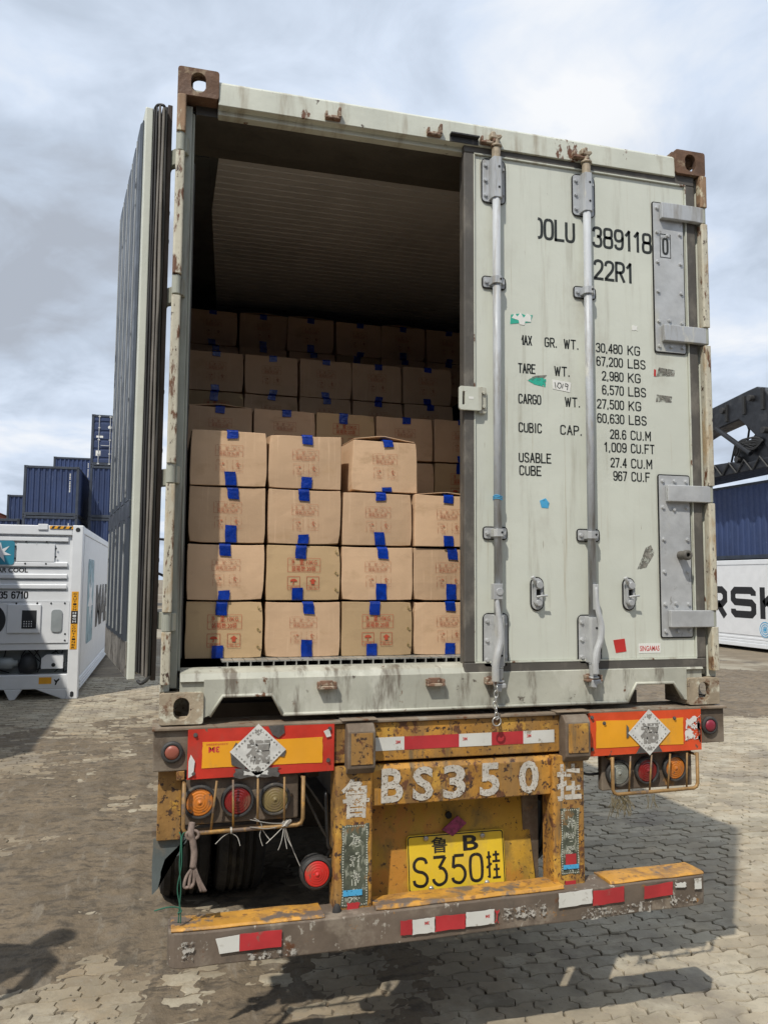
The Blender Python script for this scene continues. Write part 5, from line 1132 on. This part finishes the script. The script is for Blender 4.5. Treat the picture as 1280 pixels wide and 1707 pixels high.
# ================================================================== BACKGROUND CONTAINERS
def plain_box(name, W, H, L, label, cat, loc, group=None, rot=0., doors=False, corr_side=False, colour='navy_box', frame='navy_frame', marks=True, castm=None):
    """container on its base; its end faces -y, centre of the end at the origin"""
    r = empty(name, label, cat, loc, group, rot); g = .12
    b = nb()
    for x in (-W/2, W/2-g):
        for y in (0, L-g): box(b, x, x+g, y, y+g, .0, H)
    for y in (0, L-g): box(b, -W/2+g, W/2-g, y+.01, y+g-.01, H-.12, H-.01); box(b, -W/2+g, W/2-g, y+.01, y+g-.01, .02, .16)
    for x in (-W/2+.01, W/2-g+.01): box(b, x, x+g-.02, g, L-g, H-.10, H-.01); box(b, x, x+g-.02, g, L-g, .02, .16)
    link('frame', b, frame, r, bevel=.006)
    # corrugated walls
    def corr(a0, a1, n, dep, off):
        pts = []; p = (a1-a0)/n
        for i in range(n): s = a0+i*p; pts += [(s, off), (s+p*.30, off), (s+p*.46, off+dep), (s+p*.80, off+dep), (s+p*.96, off)]
        return pts+[(a1, off)]
    b = nb()
    if not doors:
        c = corr(-W/2+g, W/2-g, 9, .05, .035); prism(b, c+[(W/2-g, .11), (-W/2+g, .11)], 'z', .16, H-.12)
    c = [(y_, x_) for x_, y_ in corr(g, L-g, int(L/.28), .036, 0)]
    for s in (-1, 1):
        pts = [(s*(W/2-.012-x_), y_) for x_, y_ in c]+[(s*(W/2-.08), L-g), (s*(W/2-.08), g)]
        prism(b, pts, 'z', .16, H-.10)
    box(b, -W/2+.08, W/2-.08, g, L-g, H-.05, H-.02); box(b, -W/2+.1, W/2-.1, L-.08, L-.05, .16, H-.12)
    link('wall', b, colour, r)
    if doors:
        for s in (-1, 1):
            b = nb(); x0, x1 = (s*.01, s*(W/2-g-.005)) if s > 0 else (s*(W/2-g-.005), s*.01)
            pr = [(.03, .17)]; n = 5; hh = (H-.31)/n
            for i in range(n): z = .17+i*hh; pr += [(.03, z+.30*hh), (.062, z+.38*hh), (.062, z+.55*hh), (.03, z+.63*hh)]
            pr += [(.03, H-.14), (.09, H-.14), (.09, .17)]; prism(b, pr, 'x', x0, x1); o = link('door', b, colour, r)
            for fx in (.30, .78):
                b = nb(); xx = x0+(x1-x0)*(fx if s > 0 else 1-fx); cyl(b, (xx, .0), 'z', .018, .06, H-.04, 10)
                for z in (.1, .6, 1.3, 1.9, H-.1): box(b, xx-.05, xx+.05, -.022, .03, z-.03, z+.03)
                link('locking_bar', b, 'zinc', o)
            b = nb(); box(b, (x0+x1)/2-.2, (x0+x1)/2+.2, -.03, -.01, 1.0, 1.03); link('door_handle', b, 'zinc', o)
        b = nb(); xm = -W/2+.68
        cyl(b, (-W/2+.86, H-.62), 'y', .085, .0285, .0265, 16); box(b, -W/2+.24, -W/2+.56, .026, .029, H-1.16, H-1.06); box(b, -W/2+.24, -W/2+.46, .026, .029, .50, .76); link('door_label', b, 'white_sticker', r)
    elif marks:
        b = nb(); rnd = random.Random(len(label)); x = W/2-.40; z = H-.32
        for i in range(12):
            if i == 4: z -= .06; continue
            box(b, x-.025, x+.025, .026, .033, z-.062, z-.012); z -= .078
        link('end_lettering', b, 'white_sticker', r)
    b = nb()
    for x in (-W/2-.004, W/2-.176):
        for y in (-.008, L-.172):
            for z in (-.0, H-.118): box(b, x, x+.18, y, y+.18, z, z+.118)
    link('corner_casting', b, castm or frame, r, bevel=.01)
    b = nb()
    for x in (-W/2+.06, W/2-.06):
        for z in (.058, H-.058): cyl(b, (x, z), 'y', .032, -.0085, -.0105, 10)
    link('casting_hole', b, 'black_hole', r)
    return r
G1 = 'navy containers stacked beyond the white container'
def stack(xc, y, hs, labels, **k):
    z = 0
    for i, (h, l) in enumerate(zip(hs, labels)):
        kk = {a: v for a, v in k.items()}
        if 'topdoor' in kk: kk['doors'] = kk.pop('topdoor') and i == len(hs)-1
        plain_box('stacked_container', 2.44, h, 6.06, l, 'container', (xc, y, z), G1, **kk); z += h+.004
stack(-6.49, 37.5, (2.38, 2.38, 2.38), ('navy container at the foot of the stack directly behind the white refrigerated container', 'navy container, only its top strip showing over the white container roof', 'navy container with white vertical marks, topmost of the stack above the white container roof'))
stack(-9.02, 37.5, (2.30, 2.30), ('navy container standing at ground level at the far left, out of sight', 'navy container at far left, a thin strip over the white container'))
stack(-3.68, 38.7, (2.40, 2.40, 2.60, 2.57), ('navy container at the foot of the tallest stack', 'navy container second from below in the tallest stack, beside the open door', 'navy container third from below in the tallest stack, beside the open door', 'navy container with silver locking bars, top of the tallest stack'), topdoor=True)
stack(-6.82, 50, (2.34, 2.34, 2.34, 2.34), ('navy container at the foot of the rear stack', 'navy container second in the rear stack, hidden', 'navy container third in the rear stack, hidden', 'navy container peeking over the stack in front, top of the rear stack'))
stack(-9.36, 50, (2.30, 2.30, 2.30), ('navy container at the foot of the leftmost rear stack', 'navy container second in the leftmost rear stack', 'navy container at far left, lower top of the leftmost rear stack beside the brick building'))
# brick building at the far left
r = empty('brick_building', 'dark red brick building with a pitched roof at the far left edge', 'building', (-17.2, 66, 0))
b = nb(); box(b, -2.9, 3.2, 0, 9, 0, 6.9); link('wall', b, 'brick', r)
b = nb(); prism(b, [(-3.3, 6.88), (0.2, 8.2), (3.5, 6.88)], 'y', -.3, 9.3); link('roof', b, 'roof_tin', r)
b = nb()
for x in (-2, 0, 2):
    for z in (1.2, 4.2): box(b, x-.4, x+.4, -.03, .01, z, z+1.3)
link('window', b, 'glass_dark', r)

# white refrigerated container on the left, machinery end towards us
RW, RH, RL = 2.29, 2.70, 11.4
Rf = empty('refrigerated_container', 'white refrigerated container with machinery end and blue star emblem standing on the ground at left', 'container', (-2.465-RW/2, 10.33, 0))
h = RW/2
b = nb(); box(b, -h+.02, h-.02, .30, RL, .15, RH-.03); link('body', b, 'reefer_white', Rf, bevel=.01)
b = nb(); box(b, h-.0198, h-.006, .35, RL-.2, .32, RH-.14); link('side_panel', b, 'reefer_rib', Rf)
b = nb()
for s in (-1, 1): box(b, min(s*h, s*(h-.16)), max(s*h, s*(h-.16)), 0, .2, .0, RH)
box(b, -h+.16, h-.16, .01, .30, RH-.16, RH-.01); box(b, -h+.16, h-.16, .02, .12, .16, .38)
for s in (-1, 1): box(b, min(s*(h-.001), s*(h-.10)), max(s*(h-.001), s*(h-.10)), .2, RL, .10, .30); box(b, min(s*(h-.001), s*(h-.08)), max(s*(h-.001), s*(h-.08)), .2, RL, RH-.13, RH-.01)
prism(b, [(h-.16, .0), (h-.16, .162), (h-.62, .162), (h-.22, .0)], 'y', .02, .10); prism(b, [(h-.98, .0), (h-.90, .0), (h-.80, .162), (h-1.06, .162)], 'y', .02, .10)
link('frame', b, 'reefer_white', Rf, bevel=.012)
b = nb()
for z in (.13, .18, .235): box(b, h, h+.012, .25, RL-.1, z, z+.022)
link('side_rail_rib', b, 'reefer_white', Rf, bevel=.004)
b = nb(); box(b, -h+.16, h-.16, .06, .28, 1.50, RH-.16); link('end_panel', b, 'reefer_white', Rf)
b = nb()
for z in (1.69, 1.85, 2.035, 2.43):
    prism(b, [(.06, z), (.03, z+.015), (.03, z+.07), (.06, z+.085)], 'x', -h+.2, h-.22)
link('end_panel_rib', b, 'reefer_white', Rf, bevel=.004)
b = nb()
for z in (1.688, 1.848, 2.033, 2.428): box(b, -h+.2, h-.22, .052, .0598, z-.012, z)
link('rib_seal', b, 'reefer_grey', Rf)
def rx(x): return x+2.465+h      # world x to local
b = nb(); box(b, -h+.17, rx(-2.63), .03, .06, .86, 1.49); link('machine_panel', b, 'reefer_white', Rf, bevel=.006)
b = nb(); box(b, -h+.17, rx(-2.63), .045, .06, .76, .855); link('grille_rail', b, 'reefer_white', Rf)
b = nb(); box(b, rx(-3.52), rx(-3.04), .005, .03, 1.02, 1.46); link('control_cabinet', b, 'reefer_white', Rf, bevel=.008)
b = nb(); box(b, rx(-3.31), rx(-3.10), -.002, .006, 1.09, 1.37); ds = link('display', b, 'reefer_dark', Rf, bevel=.004)
b = nb()
for i in range(4):
    for j in range(3): box(b, rx(-3.28)+i*.035, rx(-3.28)+i*.035+.014, -.004, -.002, 1.12+j*.035, 1.135+j*.035)
link('display_key', b, 'reefer_white', ds)
b = nb(); prism(b, rrect(rx(-2.89), rx(-2.73), 1.03, 1.38, .05), 'y', .012, .03); link('hatch', b, 'reefer_grey', Rf, bevel=.004)
b = nb(); cyl(b, (rx(-3.80), 1.22), 'y', .26, .02, .028, 32); link('fan_opening', b, 'reefer_dark', Rf)
b = nb(); box(b, rx(-3.43), rx(-2.88), .035, .058, 2.12, 2.40); cyl(b, (rx(-3.15), 2.41), 'y', .006, .02, .04, 8); link('vent_cover', b, 'reefer_white', Rf, bevel=.05, seg=4)
b = nb(); prism(b, rrect(rx(-3.44), rx(-2.87), 2.105, 2.415, .07), 'y', .050, .058, [rrect(rx(-3.42), rx(-2.89), 2.125, 2.395, .06)]); link('vent_gasket', b, 'reefer_grey', Rf)
b = nb(); bolts(b, [(rx(x), z) for x, z in ((-3.45, 2.35), (-3.45, 2.17), (-3.3, 2.43), (-3.0, 2.43), (-2.86, 2.33), (-2.86, 2.2), (-3.3, 2.09), (-3.0, 2.09), (-3.4, 1.475), (-3.1, 1.475), (-2.9, 1.475), (-2.7, 1.475), (-2.68, 1.0), (-2.68, .9))], .03, .011); link('panel_bolt', b, 'reefer_dark', Rf)
b = nb(); prism(b, rrect(rx(-3.86), rx(-3.46), 2.07, 2.44, .04), 'y', .022, .030); em = link('emblem', b, 'sky_blue', Rf)
b = nb(); cx, cz = rx(-3.66), 2.255; pts = []
for i in range(14):
    a = math.pi/2+math.pi*i/7; q = .165 if i % 2 == 0 else .062; pts.append((cx+q*math.cos(a), cz+q*math.sin(a)))
prism(b, pts, 'y', .018, .0215); link('star', b, 'reefer_white', em)
b = nb(); text(b, 'STAR COOL', rx(-3.80), rx(-3.26), 1.950, 2.026, fy(.0585), .03); flat('end_lettering', b, 'letter_black', Rf)
b = nb(); gothic(b, '35 6710', rx(-3.66), rx(-3.24), 1.545, 1.660, .0585, .020, .45); flat('end_lettering', b, 'letter_black', Rf)
b = nb(); text(b, 'INTEGRATED', rx(-3.80), rx(-3.46), 1.938, 1.949, fy(.0585)); flat('end_lettering', b, 'reefer_grey', Rf)
b = nb(); box(b, rx(-2.60), rx(-2.50), -.004, -.0005, .765, 1.66); cs = link('caution_strip', b, 'hazard_yellow', Rf)
b = nb(); box(b, rx(-2.598), rx(-2.502), -.0065, -.0045, 1.16, 1.36); link('strip_band', b, 'stripe_black', cs)
b = nb(); zt_ = 1.64
for ch in 'CAUTION': text(b, ch, rx(-2.575), rx(-2.525), zt_-.032, zt_-.002, fy(-.005), .02); zt_ -= .040
zt_ = 1.15
for ch in 'CONTAINER': text(b, ch, rx(-2.575), rx(-2.525), zt_-.034, zt_-.004, fy(-.005), .02); zt_ -= .0425
flat('strip_lettering', b, 'letter_black', cs)
b = nb(); zt_ = 1.345
for ch in 'HIGH': text(b, ch, rx(-2.575), rx(-2.525), zt_-.034, zt_-.004, fy(-.0072), .02); zt_ -= .044
flat('strip_lettering', b, 'reefer_white', cs)
b = nb(); box(b, rx(-2.96), rx(-2.62), -.003, .009, RH-.06, RH-.015); hz = link('hazard_stripe', b, 'hazard_yellow', Rf)
b = nb()
for i in range(4): x = rx(-2.94)+i*.085; prism(b, [(x, RH-.058), (x+.035, RH-.058), (x+.06, RH-.018), (x+.025, RH-.018)], 'y', -.0045, -.0032)
link('black_stripe', b, 'stripe_black', hz)
b = nb(); box(b, rx(-3.13), rx(-2.99), -.01, .05, RH-.08, RH+.01); link('roof_bracket', b, 'reefer_white', Rf, bevel=.006)
# machinery bay
b = nb(); box(b, -h+.17, h-.17, .29, .31, .38, .76); link('bay_back', b, 'reefer_grey', Rf)
b = nb(); lathe(b, (rx(-3.22), .19), 'z', [(.05, .40), (.13, .42), (.14, .50), (.12, .60), (.08, .66), (.04, .70)], 20); b2_ = link('compressor', b, 'reefer_dark', Rf, smooth=True)
b = nb(); lathe(b, (.17, .55), 'x', [(.02, rx(-3.7)), (.09, rx(-3.69)), (.09, rx(-3.45)), (.05, rx(-3.42)), (.05, rx(-3.36))], 18); link('motor', b, 'reefer_grey', Rf, smooth=True)
b = nb(); prism(b, [(rx(-3.02), .46), (rx(-2.70), .46), (rx(-2.70), .68), (rx(-2.95), .68), (rx(-3.02), .62)], 'y', .10, .20); link('connector_box', b, 'reefer_white', Rf, bevel=.006)
b = nb(); rnd = random.Random(2)
for i in range(9): x = rx(-3.75)+rnd.random()*1.1; tube(b, smooth_path([(x, .22, .40), (x+rnd.uniform(-.2, .2), .12, .5), (x+rnd.uniform(-.25, .25), .18, .62), (x+rnd.uniform(-.1, .2), .22, .75)], 4), .009, 6)
link('pipes', b, 'reefer_dark', Rf, smooth=True)
b = nb(); cyl(b, (rx(-2.84), .52), 'y', .03, .095, .10, 14); link('socket', b, 'reefer_dark', Rf)
b = nb(); box(b, rx(-3.03), rx(-2.85), .014, .019, .24, .34); link('warning_label', b, 'hazard_yellow', Rf)
b = nb(); box(b, rx(-2.84), rx(-2.70), .014, .019, .20, .34); wl = link('warning_label', b, 'reefer_white', Rf)
b = nb(); prism(b, [(rx(-2.80), .22), (rx(-2.78), .22), (rx(-2.76), .27), (rx(-2.73), .30), (rx(-2.74), .32), (rx(-2.78), .29), (rx(-2.81), .31), (rx(-2.815), .30), (rx(-2.79), .26)], 'y', .0120, .0135); link('label_pictogram', b, 'stripe_black', wl)
b = nb()
for x in (h-.08, -h+.08): prism(b, oval(x, .075, .05, .085), 'y', -.001, -.004); cyl(b, (x, RH-.07), 'y', .035, -.001, -.004, 14)
link('casting_hole', b, 'reefer_dark', Rf)
# faded square emblem and name along its side
FS = lambda u, v: (h+.0015, u, v)
b = nb(); prism(b, rrect(1.15, 2.35, .75, 2.20, .10), 'x', h-.0045, h-.002); es = link('side_emblem', b, 'faded_blue', Rf)
b = nb(); pts = []
for i in range(14):
    a = math.pi/2+math.pi*i/7; q = .52 if i % 2 == 0 else .2; pts.append((1.75+q*math.cos(a), 1.5+q*math.sin(a)))
prism(b, pts, 'x', h-.0018, h-.0005); link('star', b, 'reefer_white', es)
b = nb(); text(b, 'MAERSK', 3.0, 9.2, .92, 1.75, FS, .05); flat('side_lettering', b, 'letter_black', Rf)

# white refrigerated container on the right, long side towards us, with navy containers behind
Rr = empty('refrigerated_container', 'white refrigerated container with big black letters, seen side on at the right edge', 'container', (14.5, 10.5, 0))
RH2, RL2 = 2.51, 12.1
b = nb(); box(b, .02, 2.42, .02, RL2-.02, .16, RH2-.02); link('body', b, 'reefer_white', Rr)
b = nb(); box(b, .008, .0198, .16, RL2-.16, .42, RH2-.16); link('side_panel', b, 'reefer_rib', Rr)
b = nb()
for y in (0, RL2-.15):
    for x in (0, 2.29): box(b, x, x+.15, y, y+.15, 0, RH2)
box(b, .0, .12, .15, RL2-.15, RH2-.14, RH2-.005); box(b, .0, .12, .15, RL2-.15, .08, .20); box(b, .012, .1, .15, RL2-.15, .205, .28); box(b, .012, .1, .15, RL2-.15, .29, .36); link('frame', b, 'reefer_white', Rr, bevel=.012)
def bar_text(bm, pls, u0, v0, su, sv, t):
    """heavy square letters as strokes on the side; u runs along -y"""
    for pl in pls:
        P = [Vector((u0+p[0]*su, v0+p[1]*sv)) for p in pl]; n = len(P); L_, R_2 = [], []
        for i, q in enumerate(P):
            a = P[i-1] if i else q; c = P[i+1] if i < n-1 else q; d1 = (q-a).normalized() if i else (c-q).normalized(); d2 = (c-q).normalized() if i < n-1 else d1
            nn = Vector((-(d1+d2).y, (d1+d2).x)).normalized(); k = t/2/max(.5, nn.dot(Vector((-d1.y, d1.x))))
            L_.append(q+nn*k); R_2.append(q-nn*k)
        for i in range(n-1): quad(bm, [(.0062, 6.7-w_.x, w_.y) for w_ in (L_[i], L_[i+1], R_2[i+1], R_2[i])])
t_ = .20; c_ = .12
lR = [[(.1, 0), (.1, 1-.12)], [(.0, .9), (.75, .9), (.9, .78), (.9, .55), (.75, .42), (.1, .42)], [(.55, .42), (.9, 0)]]
lS = [[(.95, .72), (.95, .80), (.85, .89), (.15, .89), (.05, .80), (.05, .60), (.15, .51), (.85, .49), (.95, .40), (.95, .20), (.85, .11), (.15, .11), (.05, .20), (.05, .28)]]
lK = [[(.1, 0), (.1, 1)], [(.15, .47), (.85, 1)], [(.30, .55), (.9, 0)]]
lA = [[(.0, 0), (.42, 1)], [(.9, 0), (.48, 1)], [(.2, .3), (.7, .3)]]
lE = [[(.9, .89), (.1, .89)], [(.1, 1), (.1, 0)], [(.1, .5), (.8, .5)], [(.1, .11), (.9, .11)]]
lM = [[(.05, 0), (.05, 1)], [(.05, 1), (.5, .3), (.95, 1)], [(.95, 1), (.95, 0)]]
b = nb()
for k, ch in enumerate((lM, lA, lE, lR, lS, lK)): bar_text(b, ch, -3.93+1.13*k, .885, .92, .86, .20)
flat('side_lettering', b, 'letter_black', Rr)
b = nb()
for q in (.21, .15, .09): prism(b, [(4.82+q*math.cos(a), .60+q*math.sin(a)) for a in [2*math.pi*i/28 for i in range(28)]], 'x', .003, .0065, [[(4.82+(q-.022)*math.cos(a), .60+(q-.022)*math.sin(a)) for a in [2*math.pi*i/28 for i in range(28)]]])
cyl(b, (4.82, .60), 'x', .05, .003, .0065, 16); link('round_badge', b, 'blue_sticker', Rr)
GB = 'unseen navy containers added behind the photographer to block sky light'  # unseen stacks added to keep low sky light out of the open container
for i, x in enumerate((-13.5, -.8)):
    for j in range(2): plain_box('stacked_container', 2.44, 2.59, 12.19, f"navy container {('at the foot', 'at the top')[j]} of the {('left', 'right')[i]} stack behind the photographer", 'container', (x, -9.8, j*2.594), GB, rot=-math.pi/2, marks=False)
G2 = 'navy containers in a row behind the white container at right'
for i, y in enumerate((11.0, 17.2, 23.4)):
    for j in range(2):
        lab = [['navy container at ground level behind the right hand end of the white container', 'navy container resting on another, its wall filling the right edge above the white container'], ['navy container at ground level behind the middle of the white container', 'navy corrugated container above the white container, just right of the pale green container'], ['navy container at ground level behind the pale green container', 'navy container on top of another, behind the pale green container']][i][j]
        plain_box('stacked_container', 2.44, 2.66, 6.06, lab, 'container', (18.2+1.22, y, j*2.664), G2, marks=False)
# ---- reach stacker: boom and spreader over the navy containers
RS = empty('reach_stacker', 'black reach stacker with its boom and spreader over the navy containers at right', 'crane', (21.8, 12.6, 0))
def ry(p): return (p[0]-12.6, p[1])      # profile in (y, z)
b = nb(); prism(b, [ry(p) for p in ((23.2, 7.0), (23.2, 7.80), (22.06, 8.14), (19.75, 8.42), (19.3, 8.46), (18.9, 8.25), (18.0, 7.0), (17.0, 5.2), (16.3, 3.4), (17.0, 3.2), (18.0, 4.9), (19.1, 6.6), (19.36, 6.75), (19.85, 7.2), (20.2, 7.5), (20.9, 7.42), (22.1, 7.27))], 'x', -3.95, -3.25); link('boom', b, 'crane_black', RS, bevel=.04)
b = nb(); prism(b, [ry(p) for p in ((23.4, 5.50), (23.4, 5.78), (21.9, 5.85), (21.6, 6.05), (20.2, 6.0), (19.8, 5.86), (18.0, 5.95), (16.6, 5.95), (16.6, 5.62), (19.3, 5.60))], 'x', -4.3, -3.0); link('spreader', b, 'crane_black', RS, bevel=.03)
b = nb(); prism(b, [ry(p) for p in ((20.55, 5.95), (20.45, 6.65), (20.2, 6.75), (19.9, 6.6), (19.2, 6.7), (18.8, 7.3), (19.9, 7.4), (19.4, 6.95), (19.95, 7.0), (20.0, 7.3), (18.6, 7.4), (18.2, 6.4), (18.4, 5.95))][:4]+[ry(p) for p in ((19.4, 6.95), (19.2, 7.4), (18.3, 7.3), (18.2, 5.95))], 'x', -3.9, -3.3); link('spreader_head', b, 'crane_black', RS, bevel=.03)
for k in range(5):       # stiffeners, pins and lattice on the boom and spreader
    b = nb(); y = 22.6-.9*k; box(b, -4.02, -3.9, y-12.6-.06, y-12.6+.06, 7.35+.09*k-(.0 if k < 4 else .1), 7.95+.10*k); link('boom_stiffener', b, 'stripe_black', RS, bevel=.01)
for y, z in ((22.4, 7.7), (20.9, 7.95), (19.5, 8.1), (20.2, 6.1), (18.9, 6.9)):
    b = nb(); cyl(b, (y-12.6, z), 'x', .11, -4.12, -3.9, 14); link('boom_pin', b, 'gasket_dark', RS, bevel=.01)
for k in range(6):
    b = nb(); y = 22.9-.75*k; tube(b, [(-4.34, y-12.6, 5.58), (-4.34, y-12.6-.36, 5.98), (-4.34, y-12.6-.72, 5.58)], .035, 6); link('spreader_brace', b, 'stripe_black', RS)
b = nb(); tube(b, [(-4.1, 21.2-12.6, 7.35), (-4.1, 19.5-12.6, 6.2)], .09, 10); tube(b, [(-4.1, 20.3-12.6, 6.75), (-4.1, 19.5-12.6, 6.2)], .05, 8); link('tilt_cylinder', b, 'crane_black', RS)
b = nb(); rnd = random.Random(3)
for i in range(10):
    a = 20.35-.2*rnd.random(); tube(b, smooth_path([(-4.0-.1*rnd.random(), a-12.6, 6.1+.3*rnd.random()), (-4.1, a-12.6-.3, 6.4+.4*rnd.random()), (-4.05, 19.4-12.6, 6.2+.6*rnd.random()), (-4.0, 19.0-12.6, 6.6)], 4), .03, 6)
tube(b, [(-3.7, 20.15-12.6, 7.5), (-3.75, 19.95-12.6, 7.1), (-3.7, 20.1-12.6, 6.75)], .04, 6); tube(b, [(-3.8, 20.9-12.6, 5.9), (-3.8, 20.6-12.6, 6.7), (-3.8, 20.3-12.6, 6.7)], .04, 6)
link('hydraulic_hose', b, 'stripe_black', RS, smooth=True)
b = nb(); prism(b, [ry(p) for p in ((17.6, .9), (17.6, 2.2), (16.4, 3.0), (14.8, 3.4), (11.0, 3.4), (9.8, 2.0), (9.8, .9))], 'x', -5.4+1.6, -2.2+1.6)
for v in b.verts: v.co.x += .1
link('chassis', b, 'crane_black', RS, bevel=.05)
b = nb()
for y in (10.8, 16.2):
    for x in (-3.5, -.6): cyl(b, (y-12.6, .8), 'x', .8, x-.25, x+.25, 26)
link('wheels', b, 'tyre', RS, bevel=.06)

# ---- tractor ahead of the trailer, glimpsed between the open door and the post
TR = empty('tractor_unit', 'dark truck cab ahead of the trailer, its mirror glimpsed beside the container post', 'truck', (0, 8.0, 0))
b = nb(); prism(b, [(0, .75), (0, 2.75), (.25, 3.15), (1.7, 3.1), (2.1, 2.3), (2.25, .6), (1.0, .6), (.4, .9)], 'x', -1.2, 1.2); link('cab', b, 'truck_blue', TR, bevel=.06)
b = nb(); box(b, -.45, .45, -1.6, .1, .85, 1.05); link('frame_rail', b, 'chassis_dark', TR)
for s in (-1, 1):
    b = nb(); prism(b, rrect(min(s*1.30, s*1.56), max(s*1.30, s*1.56), 2.0, 2.52, .04), 'y', 1.75, 1.86); tube(b, [(s*1.19, 1.9, 2.48), (s*1.45, 1.86, 2.50)], .02, 8); tube(b, [(s*1.19, 1.9, 1.9), (s*1.45, 1.86, 2.02)], .02, 8); link('mirror', b, 'truck_blue', TR)
    for y in (-.8, 1.35):
        b = nb(); cyl(b, (y, .5), 'x', .5, s*.85-.14, s*.85+.14, 30); link('wheel', b, 'tyre', TR, bevel=.03)

# ---- things just outside the left of the picture that throw the shade seen on the yard
LT = empty('parked_container', 'navy container raised on steel trestles just outside the left of the picture', 'container', (-5.45, 4.2, 1.3)) if False else None
o = plain_box('parked_container', 2.44, 2.6, 6.06, 'navy container stood on another, left of the white refrigerated container and outside the picture', 'container', (-5.60, 4.15, 1.304), 'navy containers parked at the left')
TR2 = empty('skeletal_trailer', 'flat container trailer under the navy container left of the picture', 'trailer', (-5.60, 4.15, 0))
b = nb(); box(b, -1.2, 1.2, -.1, 6.3, 1.15, 1.30); link('deck', b, 'chassis_dark', TR2, bevel=.01)
for y in (1.2, 2.5, 5.4):
    for s in (-1, 1):
        b = nb(); cyl(b, (y, .52), 'x', .52, s*.9-.28, s*.9+.28, 30); link('wheel', b, 'tyre', TR2, bevel=.03)
    b = nb(); cyl(b, (y, .52), 'x', .07, -.62, .62, 12); box(b, -.3, .3, y-.1, y+.1, .6, 1.149); link('axle', b, 'chassis_dark', TR2)
# standing worker, outside the picture, whose shadow falls at the lower left
def person(loc, rz, label):
    P_ = empty('person', label, 'person', loc, None, rz)
    V = [(0,0,.95),(0,0,1.12),(0,.01,1.32),(0,0,1.44),(0,-.01,1.52),(0,-.02,1.58),(0,-.02,1.67)]
    R3 = [.15,.135,.155,.08,.056,.080,.088]; E_ = [(0,1),(1,2),(2,3),(3,4),(4,5),(5,6)]
    for s_ in (1, -1):
        b0 = len(V); V += [(s_*.18,0,1.40),(s_*.24,-.01,1.14),(s_*.235,-.10,.92),(s_*.23,-.13,.855),(s_*.09,0,.88),(s_*.11,-.02,.50),(s_*.11,.02,.10),(s_*.12,-.13,.035)]
        R3 += [.068,.048,.030,.026,.098,.062,.042,.036]; E_ += [(3,b0),(b0,b0+1),(b0+1,b0+2),(b0+2,b0+3),(0,b0+4),(b0+4,b0+5),(b0+5,b0+6),(b0+6,b0+7)]
        for k in range(5):      # four curled fingers and a thumb
            f0 = len(V); y = -.165+.021*k; l = (.058, .066, .062, .05, .045)[k]
            if k < 4: V += [(s_*.232, y, .825), (s_*.226, y-.004, .825-l*.6), (s_*.208, y-.006, .825-l)]
            else: V += [(s_*.205, -.160, .850), (s_*.192, -.178, .832), (s_*.190, -.188, .815)]
            R3 += [.010, .009, .008]; E_ += [(b0+3,f0),(f0,f0+1),(f0+1,f0+2)]
    me = bpy.data.meshes.new('body'); me.from_pydata(V, E_, []); ob = bpy.data.objects.new('body', me); COL.objects.link(ob)
    sk = ob.modifiers.new('skin', 'SKIN')
    for i, q in enumerate(R3): me.skin_vertices[0].data[i].radius = (q, q*.84)
    me.skin_vertices[0].data[0].use_root = True
    ss = ob.modifiers.new('sub', 'SUBSURF'); ss.levels = 2; ss.render_levels = 2
    bpy.context.view_layer.update(); ev = ob.evaluated_get(bpy.context.evaluated_depsgraph_get()); m2 = bpy.data.meshes.new_from_object(ev); bpy.data.objects.remove(ob)
    for n in ('shirt', 'trousers', 'skin', 'rubber'): m2.materials.append(MATS[n])
    for p in m2.polygons:
        c = p.center; p.use_smooth = True
        p.material_index = 2 if c.z > 1.50 or (abs(c.x) > .165 and c.z < .93) else 3 if c.z < .10 else 1 if c.z < 1.0 and abs(c.x) < .2 else 0
    o = bpy.data.objects.new('body', m2); COL.objects.link(o); o.parent = P_
    b = nb(); bmesh.ops.create_uvsphere(b, u_segments=20, v_segments=14, radius=.1, matrix=Matrix.Translation((0, .012, 1.70)) @ Matrix.Diagonal((.93, 1.0, .92, 1))); link('hair', b, 'hair', P_, smooth=True)
    b = nb(); bmesh.ops.create_uvsphere(b, u_segments=10, v_segments=8, radius=.016, matrix=Matrix.Translation((0, -.105, 1.615)) @ Matrix.Diagonal((.8, 1.1, 1.5, 1)))
    for s_ in (1, -1): bmesh.ops.create_uvsphere(b, u_segments=10, v_segments=8, radius=.018, matrix=Matrix.Translation((s_*.083, -.01, 1.625)) @ Matrix.Diagonal((.5, 1, 1.6, 1)))
    link('face', b, 'skin', P_, smooth=True)
    for s_ in (1, -1): b = nb(); bmesh.ops.create_uvsphere(b, u_segments=10, v_segments=8, radius=.010, matrix=Matrix.Translation((s_*.030, -.088, 1.642))); link('eye', b, 'hair', P_, smooth=True)
    return P_
try: person((-2.50, .50, 0), 2.4, 'standing person in dark clothes, just outside the left of the picture')
except Exception as ex: print('person skipped', ex)
